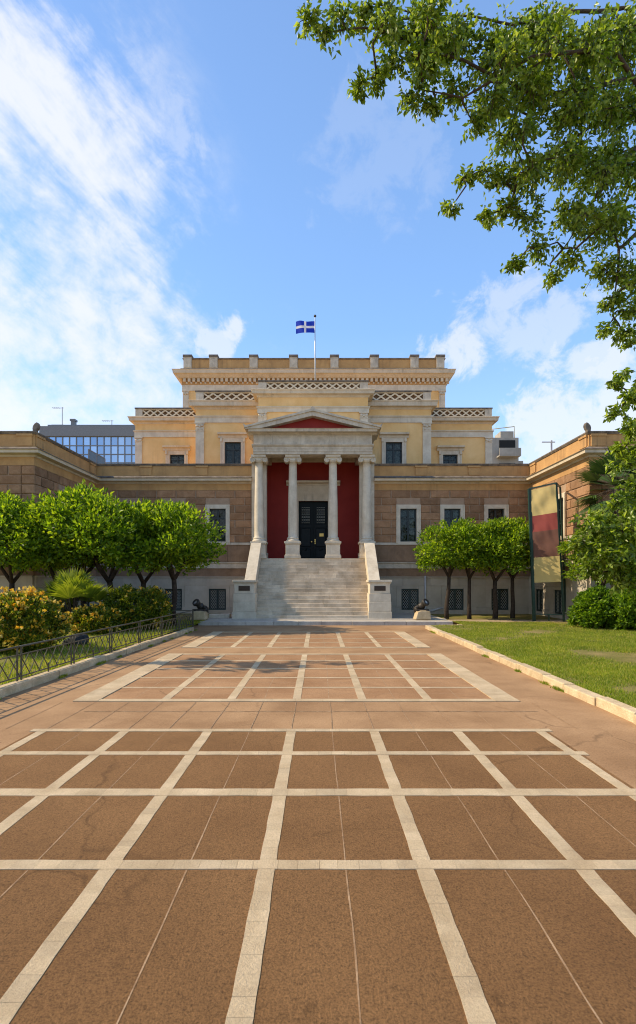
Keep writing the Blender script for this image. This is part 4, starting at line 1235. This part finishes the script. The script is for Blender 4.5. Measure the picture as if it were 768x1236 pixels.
put_tree(4, -7.35, 19.1, 1.15, 1.2, 'third round tree from the stairs in the left row, behind the golden shrubs', GL)
put_tree(3, -8.55, 19.3, 1.2, 5.1, 'round tree behind the low fan palm in the left row', GL)
put_tree(4, -9.75, 19.4, 1.18, 4.2, 'fifth round tree from the stairs, dark forked trunk left of the fan palm', GL)
put_tree(3, -10.9, 18.9, 1.17, 3.0, 'round tree above the large yellow flowering bush at the left edge', GL)
put_tree(1, -12.2, 19.2, 1.25, 0.9, 'round tree cut by the left edge of the photo', GL)

def bush(name, label, cat, group, c, rx, ry, rz, n, mat, leafL, leafW, seed, flowers=0, stems=True, cr=0.16):
    o = empty(name, c, label, cat, group)
    P, D = crown_points(int(n*1.7), 48, 1.0, 1.0, cr/max(rx, .3), seed=seed, inner=0.15, shell=0.85)
    P = P*np.array([rx, ry, rz]); P[:, 2] = np.abs(P[:, 2]+rz*0.62)*0.64*1.0
    V, Fc = leaf_arrays(P, D+np.array([0, 0, 0.3]), leafL, leafW, 0.6)
    raw_mesh('foliage', V, Fc, mat, o)
    m_ = MB(); b = Vector(c); r_ = random.Random(seed)
    for k in range(7):
        a = 2*math.pi*k/7; e = b+Vector((math.cos(a)*rx*0.6, math.sin(a)*ry*0.6, rz*0.7*r_.uniform(.6, 1.1)))
        m_.tube([b-Vector((0, 0, 0.05)), b.lerp(e, 0.5)+Vector((0, 0, 0.05)), e], [0.03, 0.02, 0.006], 5)
    m_.build('stems', MAT['bark'], o)
    if flowers:
        r2 = np.random.default_rng(seed+50)
        clusters = r2.choice(len(P), flowers//4)
        idx = clusters[r2.integers(0, len(clusters), flowers)]
        nn = P[idx]/np.array([rx, ry, rz]); nn /= np.linalg.norm(nn, axis=1, keepdims=True)+1e-9
        Q = P[idx]*1.03+nn*0.05+r2.normal(0, 0.035, (flowers, 3))
        V, Fc = leaf_arrays(Q, nn+np.array([-0.3, -0.5, 0.5]), 0.085, 0.085, 0.6)
        raw_mesh('blossoms', V, Fc, MAT['flower'], o)
    return o
bush('flowering_bush', 'large round bush full of yellow orange flowers at the left edge', 'bush', 'flowering bushes', (-7.0, 12.5, 0.12), 0.92, 0.8, 1.25, 150, MAT['leaf_bush'], 0.085, 0.045, 21, 1500)
bush('flowering_bush', 'low yellow flowering bush below the fan palm', 'bush', 'flowering bushes', (-7.05, 16.6, 0.12), 0.66, 0.6, 0.78, 90, MAT['leaf_bush'], 0.085, 0.045, 22, 750)
bush('flowering_bush', 'dark green bush with few flowers between fan palm and golden shrub', 'bush', 'flowering bushes', (-6.35, 17.5, 0.12), 0.75, 0.6, 1.30, 110, MAT['leaf_bush'], 0.10, 0.05, 23, 160)
bush('flowering_bush', 'golden tipped shrub nearest the far end of the low fence', 'bush', 'flowering bushes', (-5.62, 17.9, 0.12), 0.55, 0.5, 1.25, 90, MAT['leaf_bush'], 0.10, 0.05, 24, 480)
bush('flowering_bush', 'dark bush under the left row of round trees', 'bush', 'flowering bushes', (-8.6, 17.6, 0.12), 0.8, 0.6, 0.85, 70, MAT['leaf_bush'], 0.10, 0.05, 25, 90)
bush('clipped_shrub', 'clipped bright green shrub on the lawn, the one nearest the banner', 'shrub', 'clipped green shrubs on the lawn', (9.95, 18.7, 0.1), 0.9, 0.8, 1.30, 140, MAT['leaf_hedge'], 0.13, 0.075, 31)
bush('clipped_shrub', 'clipped bright green shrub at the right edge of the lawn', 'shrub', 'clipped green shrubs on the lawn', (11.0, 17.9, 0.1), 1.05, 0.9, 1.42, 160, MAT['leaf_hedge'], 0.13, 0.075, 32)
bush('clipped_shrub', 'clipped green shrub behind the other two, under the big tree', 'shrub', 'clipped green shrubs on the lawn', (11.6, 19.3, 0.1), 1.0, 0.9, 1.45, 120, MAT['leaf_hedge'], 0.13, 0.075, 33)

# fan palms
def fan_frond(base, d, L, fanr, blades=26, arc=2.5, w=0.022):
    """a stalk and its fan of pointed blades"""
    V = []; Fs = []
    base = Vector(base); d = Vector(d).normalized()
    tip = base + d*L + Vector((0, 0, -0.06*L))
    side = d.cross(Vector((0, 0, 1)));
    if side.length < 0.1: side = Vector((1, 0, 0))
    side.normalize(); up = side.cross(d).normalized()
    for i in range(blades):
        a = -arc/2+arc*i/(blades-1)
        bd = (d*math.cos(a) + side*math.sin(a) + up*0.12*math.cos(a*1.2)).normalized()
        l = fanr*(0.78+0.22*math.cos(a))*random.uniform(0.92, 1.05)
        sd = bd.cross(up).normalized()*w*(0.7+fanr*0.9)
        k = len(V)
        m1 = tip+bd*l*0.55; e = tip+bd*l+Vector((0, 0, -0.16*l*random.uniform(0.3, 1.2)))
        V += [tip, m1-sd+up*0.01, m1+sd+up*0.01, e]
        Fs += [(k, k+1, k+2), (k+1, k+3, k+2)]
    return V, Fs, [base, base.lerp(tip, 0.5)+Vector((0, 0, 0.03)), tip]
def fan_palm(label, c, trunk, fronds, mat, L, fr, group, lo=0.15, hi=1.3, az=None, tr=0.12):
    o = empty('fan_palm', c, label, 'palm', group)
    V = []; Fs = []; m_ = MB(); top = Vector(c)+Vector((0, 0, trunk))
    if trunk > 0.3: m_.tube([Vector(c)-Vector((0, 0, 0.1)), Vector(c)+Vector((0.03, 0, trunk*0.5)), top], [tr*1.3, tr, tr*0.9], 10)
    for k in range(fronds):
        a = (2*math.pi*k/fronds + random.uniform(-.25, .25)) if az is None else random.uniform(*az)
        el = random.uniform(lo, hi)
        d = (math.cos(a)*math.cos(el), math.sin(a)*math.cos(el), math.sin(el))
        v, f, stalk = fan_frond(top, d, L*random.uniform(0.8, 1.15), fr*random.uniform(0.85, 1.1))
        kk = len(V); V += [p-Vector(c) for p in v]; Fs += [tuple(i+kk for i in t) for t in f]
        m_.tube(stalk, [0.018, 0.013, 0.01], 5)
    raw_mesh('fronds', np.array([tuple(v) for v in V]), np.array(Fs), mat, o)
    m_.build('stalks', MAT['barkgrey'], o)
    return o
fan_palm('low bright green fan palm among the flowering bushes', (-7.95, 17.2, 0.12), 0.25, 30, MAT['palm'], 1.10, 0.80, 'fan palms', 0.55, 1.5)
fan_palm('tall dark fan palm beside the right wing, half hidden by the big tree', (10.95, 19.4, 0.1), 5.1, 34, MAT['palmdark'], 0.85, 0.95, 'fan palms', -0.7, 1.0, tr=0.2)
# feather palm at the left edge
o = empty('feather_palm', (-7.75, 12.2, 0.12), 'low feathery palm fronds reaching in at the left edge', 'palm')
V = []; Fs = []; m_ = MB()
for k in range(11):
    a = 2*math.pi*k/11+0.2; el = random.uniform(0.75, 1.15)
    pts = []
    for i in range(13):
        t = i/12; r = 1.15*t; pts.append(Vector((-7.75+math.cos(a)*math.cos(el)*r*1.3, 12.2+math.sin(a)*math.cos(el)*r*1.3, 0.3+math.sin(el)*r*1.55-0.75*t*t)))
    m_.tube(pts, [0.02-0.0015*i for i in range(13)], 5)
    for i in range(2, 13):
        dd = (pts[i]-pts[i-1]).normalized(); sd = dd.cross(Vector((0, 0, 1))).normalized()
        for rep in (0, 0.5):
            p = pts[i-1].lerp(pts[i], rep)
            for s_ in (-1, 1):
                l = 0.36*math.sin(0.5+2.2*i/12); e = p+(sd*s_*0.8+dd*0.75+Vector((0, 0, 0.15))).normalized()*l
                w = dd*0.014; kk = len(V)
                b0 = Vector((-7.75, 12.2, 0.12))
                V += [tuple(p-w-b0), tuple(p+w-b0), tuple(e-b0)]; Fs.append((kk, kk+1, kk+2))
raw_mesh('fronds', np.array(V), np.array(Fs), MAT['palm'], o); m_.build('stalks', MAT['barkgrey'], o)

# big loose trees on the right: limbs, twigs, sprays of leaves
def W3(px, py, d): return Vector(((px-384)*d/640, d, 1.8+(700-py)*d/640))
def loose_tree(name, label, trunk, limbs, blobs, leafL, leafW, mat, seed, sprays=16, per=11, hang=0.35, tr=0.22, twig=0.007):
    base = Vector(trunk[0])
    o = empty(name, base, label, 'tree')
    r_ = random.Random(seed); m_ = MB()
    m_.tube(trunk, [tr*(1.25-0.5*i/(len(trunk)-1)) for i in range(len(trunk))], 12)
    skel = [Vector(p) for p in trunk[-2:]]
    for pts, r0 in limbs:
        pts = [Vector(p) for p in pts]; dense = []
        for i in range(len(pts)-1):
            for k in range(5):
                t = k/5; p = pts[i].lerp(pts[i+1], t)
                p += 0.07*Vector((mnoise.noise(p*1.1), mnoise.noise(p*1.1+Vector((9, 0, 0))), mnoise.noise(p*1.1+Vector((0, 9, 0)))))
                dense.append(p)
        dense.append(pts[-1])
        m_.tube(dense, [max(0.008, r0*(1-0.88*i/(len(dense)-1))) for i in range(len(dense))], 8)
        skel += dense
    P = []; D = []; tw = m_
    def nearest(q):
        return min(skel, key=lambda p: (p-q).length_squared)
    for (c, rad, dens) in sorted(blobs, key=lambda b: min((p-b[0]).length for p in skel)):
        c = Vector(c); root = nearest(c)
        mid = root.lerp(c, 0.5)+Vector((r_.uniform(-.1, .1), r_.uniform(-.1, .1), 0.12*(c-root).length))
        tw.tube([root, mid, c], [0.016, 0.011, 0.006], 5); skel.append(c); skel.append(mid)
        for k in range(int(sprays*dens)):
            v = Vector((r_.gauss(0, 1), r_.gauss(0, 1), r_.gauss(0, 0.8))); v.normalize(); v *= rad*r_.uniform(0.35, 1.0)
            e = c+v; st = c+v*0.25
            e.z -= hang*v.length*0.5
            md = st.lerp(e, 0.55)+Vector((0, 0, 0.08*rad))
            if r_.random() < 0.6: tw.tube([st, md, e], [twig, twig*0.75, twig*0.4], 4)
            for q in range(per):
                t = r_.uniform(0.15, 1.05)
                p = (st.lerp(md, t/0.55) if t < 0.55 else md.lerp(e, (t-0.55)/0.45)) + Vector((r_.gauss(0, .035), r_.gauss(0, .035), r_.gauss(0, .03)))
                P.append(tuple(p-base)); dd = (e-st).normalized()
                D.append((dd.x*0.6, dd.y*0.6, dd.z*0.4-hang))
    V, Fc = leaf_arrays(np.array(P), np.array(D), leafL, leafW, 0.55)
    m_.build('trunk', MAT['barkgrey'], o)
    raw_mesh('crown', V, Fc, mat, o)
    return o

blobs = []
def B(px, py, d, rpx, dens=1.0):
    r = rpx*d/640
    blobs.append((W3(px, py, d), r, dens*max(1.0, (rpx/26)**1.6)))
rr = random.Random(4)
# sparse fringe, as lobes hanging from the limbs
for a in [(372, 22, 6.0, 16, .5), (392, 42, 6.0, 13, .45), (412, 20, 6.1, 20, .6), (438, 18, 6.2, 24, .8), (436, 104, 6.2, 14, .5), (455, 92, 6.2, 18, .6), (478, 72, 6.3, 24, .8),
          (470, 35, 6.3, 30, .9), (500, 118, 6.4, 18, .6), (520, 128, 6.4, 14, .5), (512, 78, 6.4, 32, 1), (505, 30, 6.2, 36, 1), (548, 110, 6.5, 26, .8), (572, 150, 6.6, 18, .6),
          (548, 50, 6.5, 40, 1.1), (600, 60, 6.6, 44, 1.2), (596, 118, 6.7, 34, 1), (618, 165, 6.8, 30, .9), (640, 110, 6.9, 44, 1.2), (650, 40, 6.7, 48, 1.2), (700, 60, 6.9, 50, 1.3),
          (748, 50, 7.1, 50, 1.3), (700, 130, 7.0, 48, 1.1), (750, 130, 7.2, 46, 1.1), (560, 215, 6.8, 12, .4), (588, 208, 6.8, 20, .6), (610, 215, 6.9, 24, .8), (545, 250, 6.8, 9, .35), (590, 262, 6.9, 15, .5),
          (640, 210, 7.0, 34, 1), (612, 250, 7.0, 18, .7), (640, 262, 7.1, 26, .8), (680, 200, 7.1, 42, 1.1), (730, 200, 7.2, 46, 1.1), (765, 210, 7.4, 40, 1), (622, 318, 7.1, 14, .5),
          (650, 300, 7.2, 22, .7), (668, 335, 7.2, 12, .45), (690, 262, 7.2, 36, 1), (740, 270, 7.3, 40, 1.1), (690, 312, 7.3, 24, .8), (728, 320, 7.4, 28, .9), (760, 330, 7.5, 32, 1),
          (735, 362, 7.4, 16, .6), (757, 375, 7.5, 22, .8), (730, 398, 7.5, 10, .4), (752, 402, 7.5, 16, .6), (770, 410, 7.6, 18, .7)]:
    B(*a)
    if a[3] >= 30:   # depth: companions before and behind
        for dd in (-0.5, 0.7):
            B(a[0]+rr.uniform(-10, 18), a[1]+rr.uniform(-16, 8), a[2]+dd, a[3]*0.8, a[4]*0.5)
tk = [Vector((7.4, 8.2, 0.05)), Vector((7.3, 8.1, 2.2)), Vector((7.0, 7.9, 4.6)), Vector((6.6, 7.7, 6.0))]
limbs = [([tk[3], W3(768, 96, 7.2), W3(700, 110, 7.0), W3(640, 118, 6.8), W3(560, 70, 6.5), W3(470, 40, 6.3), W3(385, 32, 6.0)], 0.04),
         ([tk[3], W3(768, 118, 7.3), W3(715, 150, 7.2), W3(660, 190, 7.0), W3(600, 225, 6.9)], 0.034),
         ([tk[2], W3(780, 170, 7.4), W3(742, 200, 7.3), W3(712, 250, 7.2), W3(680, 300, 7.2)], 0.04),
         ([tk[2], W3(790, 260, 7.6), W3(745, 300, 7.4), W3(740, 380, 7.5)], 0.05),
         ([tk[3], W3(760, 10, 7.1), W3(690, 20, 6.9), W3(620, 30, 6.6), W3(540, 20, 6.4), W3(430, 10, 6.2)], 0.032),
         ([tk[3], W3(740, 60, 6.6), W3(640, 70, 6.2), W3(560, 120, 6.4), W3(500, 105, 6.4)], 0.034)]
loose_tree('broadleaf_tree', 'tall leafy tree whose branches hang into the top right of the sky', tk, limbs, blobs, 0.076, 0.042, MAT['leaf_near'], 14, sprays=24, per=12, hang=0.45, twig=0.005, tr=0.16)

blobs = []
for a in [(745, 465, 11, 12, .4), (752, 450, 11, 9, .3), (760, 480, 11, 16, .6), (748, 500, 11, 14, .5), (766, 520, 11, 18, .7), (754, 540, 11, 16, .6), (758, 555, 11, 22, .8), (765, 590, 11, 26, 1),
          (750, 608, 10.8, 24, .9), (712, 632, 10.7, 20, .8), (728, 640, 10.6, 28, 1), (760, 635, 10.6, 30, 1), (702, 655, 10.7, 16, .6),
          (720, 668, 10.6, 22, .9), (742, 675, 10.5, 28, 1), (768, 680, 10.5, 28, 1), (780, 600, 11.5, 40, 1), (785, 520, 11.5, 36, 1), (790, 660, 11, 40, 1), (738, 692, 10.8, 20, .8), (762, 700, 10.7, 24, .9), (712, 688, 11, 16, .7), (775, 470, 11.3, 20, .8)]:
    B(*a)
    if a[3] >= 18: B(a[0]+rr.uniform(2, 18), a[1]+rr.uniform(-8, 8), a[2]+0.8, a[3]*0.9, a[4])
tk = [Vector((7.75, 11.6, 0.05)), Vector((7.7, 11.5, 1.4)), Vector((7.6, 11.4, 2.6)), Vector((7.5, 11.3, 3.6))]
limbs = [([tk[2], W3(790, 640, 11.2), W3(745, 640, 10.8), W3(712, 640, 10.7)], 0.07), ([tk[3], W3(790, 560, 11.3), W3(750, 560, 11)], 0.06),
         ([tk[3], W3(785, 500, 11.3), W3(755, 470, 11)], 0.05), ([tk[2], W3(780, 680, 10.9), W3(725, 670, 10.6)], 0.05)]
loose_tree('broadleaf_tree', 'pale leaved tree at the right edge above the clipped shrubs', tk, limbs, blobs, 0.135, 0.075, MAT['leaf_near'], 15, sprays=17, per=12, tr=0.16)

# a slender tree beyond the left edge: its shadow lies across the paving
blobs = []
r3 = random.Random(5)
for k in range(26):
    blobs.append((Vector((-9.6+r3.gauss(0, .75), 11.5+r3.gauss(0, .33), 5.9+r3.gauss(0, .55))), 0.42, 0.7))
tk = [Vector((-9.6, 11.5, 0.05)), Vector((-9.55, 11.5, 2.2)), Vector((-9.6, 11.55, 4.4)), Vector((-9.6, 11.5, 5.6))]
loose_tree('slender_tree', 'slender tree left of the flowering bush whose shadow crosses the paving', tk, [], blobs, 0.16, 0.09, MAT['leaf_near'], 16, sprays=14, per=9, tr=0.09)

# ------------------------------------------------------------------ light and sky
SUN_EL, SUN_AZ = 38.5, 271.5     # azimuth clockwise from +Y: the sun stands to the left, a hair behind the facade
sd = Vector((math.sin(R(SUN_AZ))*math.cos(R(SUN_EL)), math.cos(R(SUN_AZ))*math.cos(R(SUN_EL)), math.sin(R(SUN_EL))))
sun = bpy.data.lights.new('sun', 'SUN'); sun.energy = 2.6; sun.angle = R(0.53); sun.color = (1.0, 0.84, 0.60)
so = bpy.data.objects.new('sun', sun); COL.objects.link(so)
so.rotation_euler = (-sd).to_track_quat('-Z', 'Y').to_euler(); so.location = (-40, 10, 40)

w = bpy.data.worlds.new('World'); scene.world = w; w.use_nodes = True
nt = w.node_tree; nt.nodes.clear()
out = N(nt, 'ShaderNodeOutputWorld'); bg = N(nt, 'ShaderNodeBackground'); bg.inputs['Strength'].default_value = 0.15
sky = N(nt, 'ShaderNodeTexSky', sky_type='NISHITA'); sky.sun_disc = False
sky.sun_elevation = R(SUN_EL); sky.sun_rotation = R(SUN_AZ); sky.altitude = 100; sky.air_density = 1.0; sky.dust_density = 0.25; sky.ozone_density = 1.6
tc = N(nt, 'ShaderNodeTexCoord').outputs['Generated']
sep = N(nt, 'ShaderNodeSeparateXYZ'); nt.links.new(tc, sep.inputs[0])
nx, ny, nz = sep.outputs
def smooth(v, a, b_):
    mr = N(nt, 'ShaderNodeMapRange', interpolation_type='SMOOTHSTEP')
    mr.inputs['From Min'].default_value = a; mr.inputs['From Max'].default_value = b_
    nt.links.new(v, mr.inputs['Value']); return mr.outputs[0]
# streaked high cloud on the left of the sky
along = mth(nt, 'SUBTRACT', mth(nt, 'MULTIPLY', nx, 0.80), mth(nt, 'MULTIPLY', nz, 0.60))
across = mth(nt, 'ADD', mth(nt, 'MULTIPLY', nx, 0.60), mth(nt, 'MULTIPLY', nz, 0.80))
cmb = N(nt, 'ShaderNodeCombineXYZ')
nt.links.new(mth(nt, 'MULTIPLY', along, 1.7), cmb.inputs[0]); nt.links.new(ny, cmb.inputs[1]); nt.links.new(mth(nt, 'MULTIPLY', across, 4.6), cmb.inputs[2])
n1 = noise_node(nt, cmb.outputs[0], 2.4, 11, 0.64, 0.35)
n2 = noise_node(nt, tc, 7.0, 12, 0.62, 0.35)
n3 = noise_node(nt, tc, 17.0, 12, 0.62, 0.3)
edge = mth(nt, 'MULTIPLY', mth(nt, 'ADD', mth(nt, 'ADD', nx, 0.119), mth(nt, 'MULTIPLY', mth(nt, 'SUBTRACT', nz, 0.398), 0.478)), -1)
maskL = smooth(edge, -0.09, 0.24)
lowness = smooth(nz, 0.66, 0.36)       # puffier low, streakier high
tex = mth(nt, 'ADD', mth(nt, 'MULTIPLY', n1, mth(nt, 'SUBTRACT', 1.0, mth(nt, 'MULTIPLY', lowness, 0.6))), mth(nt, 'MULTIPLY', n2, mth(nt, 'MULTIPLY', lowness, 0.6)))
tex = mth(nt, 'ADD', tex, mth(nt, 'MULTIPLY', mth(nt, 'SUBTRACT', n3, 0.5), 0.42))
dL = smooth(mth(nt, 'ADD', tex, mth(nt, 'MULTIPLY', maskL, 0.175)), 0.48, 0.79)
dL = mth(nt, 'MULTIPLY', dL, smooth(edge, -0.14, 0.06))
# cumulus puffs, each round a direction in the sky
def puff(px, py, r, a=1.0, sx=1.0):
    v = Vector(((px-384)/640, 1, (700-py)/640)).normalized()
    d2 = mth(nt, 'ADD', mth(nt, 'POWER', mth(nt, 'MULTIPLY', mth(nt, 'SUBTRACT', nx, v.x), sx), 2.0), mth(nt, 'POWER', mth(nt, 'SUBTRACT', nz, v.z), 2.0))
    d2 = mth(nt, 'ADD', d2, mth(nt, 'MULTIPLY', mth(nt, 'LESS_THAN', ny, 0.0), 9.0))
    k = mth(nt, 'SUBTRACT', 1.0, mth(nt, 'DIVIDE', mth(nt, 'SQRT', d2), r))
    f = mth(nt, 'ADD', k, mth(nt, 'MULTIPLY', mth(nt, 'SUBTRACT', mth(nt, 'ADD', mth(nt, 'MULTIPLY', n2, 0.25), mth(nt, 'MULTIPLY', n3, 0.75)), 0.5), 4.2))
    return mth(nt, 'MULTIPLY', smooth(f, 0.05, 0.65), a)
dens = dL
for args in ((700, 500, 0.115, 0.82, 0.75), (650, 545, 0.08, 0.6, 0.65), (550, 428, 0.055, 0.75, 0.6), (645, 392, 0.08, 0.5, 0.55), (712, 440, 0.065, 0.7, 0.65), (287, 398, 0.035, 0.8, 0.8), (262, 415, 0.04, 0.7, 0.8), (205, 160, 0.05, 0.35, 0.8), (750, 540, 0.07, 0.6, 0.6), (460, 190, 0.08, 0.14, 0.7)):
    dens = mth(nt, 'MAXIMUM', dens, puff(*args))
dens = mth(nt, 'MULTIPLY', dens, 0.84)
skyc = mixc(nt, 1.0, sky.outputs[0], (0.95, 1.03, 1.13), 'MULTIPLY')
clear = ramp(nt, nz, [(0.0, (0.50, 0.78, 1.05)), (0.25, (0.40, 0.69, 1.07)), (0.42, (0.25, 0.52, 1.02)), (0.75, (0.20, 0.39, 0.80)), (1.0, (0.12, 0.27, 0.62))])
clear = mixc(nt, 1.0, clear, (3.15, 2.95, 2.80), 'MULTIPLY')
skyc = mixc(nt, 0.62, skyc, clear)
cl = mixc(nt, dens, skyc, (3.0, 3.03, 3.1))
nt.links.new(cl, bg.inputs['Color']); nt.links.new(bg.outputs[0], out.inputs['Surface'])

# ------------------------------------------------------------------ camera
cam = bpy.data.cameras.new('camera'); co = bpy.data.objects.new('camera', cam); COL.objects.link(co)
co.location = (0, 0, 1.8); co.rotation_euler = (R(90), 0, 0)
cam.sensor_fit = 'AUTO'; cam.sensor_width = 36; cam.lens = 640/1236*36; cam.shift_y = (700-618)/1236; cam.clip_end = 3000; cam.clip_start = 0.05
scene.camera = co
scene.view_settings.view_transform = 'Standard'; scene.view_settings.look = 'None'
scene.view_settings.gamma = 1; scene.view_settings.use_curve_mapping = False; scene.view_settings.exposure = 1.15
scene.cycles.use_denoising = True
scene.cycles.filter_width = 1.1
scene.cycles.adaptive_threshold = 0.004
w.cycles.sampling_method = 'MANUAL'; w.cycles.sample_map_resolution = 2048
scene.cycles.sample_clamp_indirect = 6
scene.cycles.max_bounces = 8; scene.cycles.transparent_max_bounces = 12
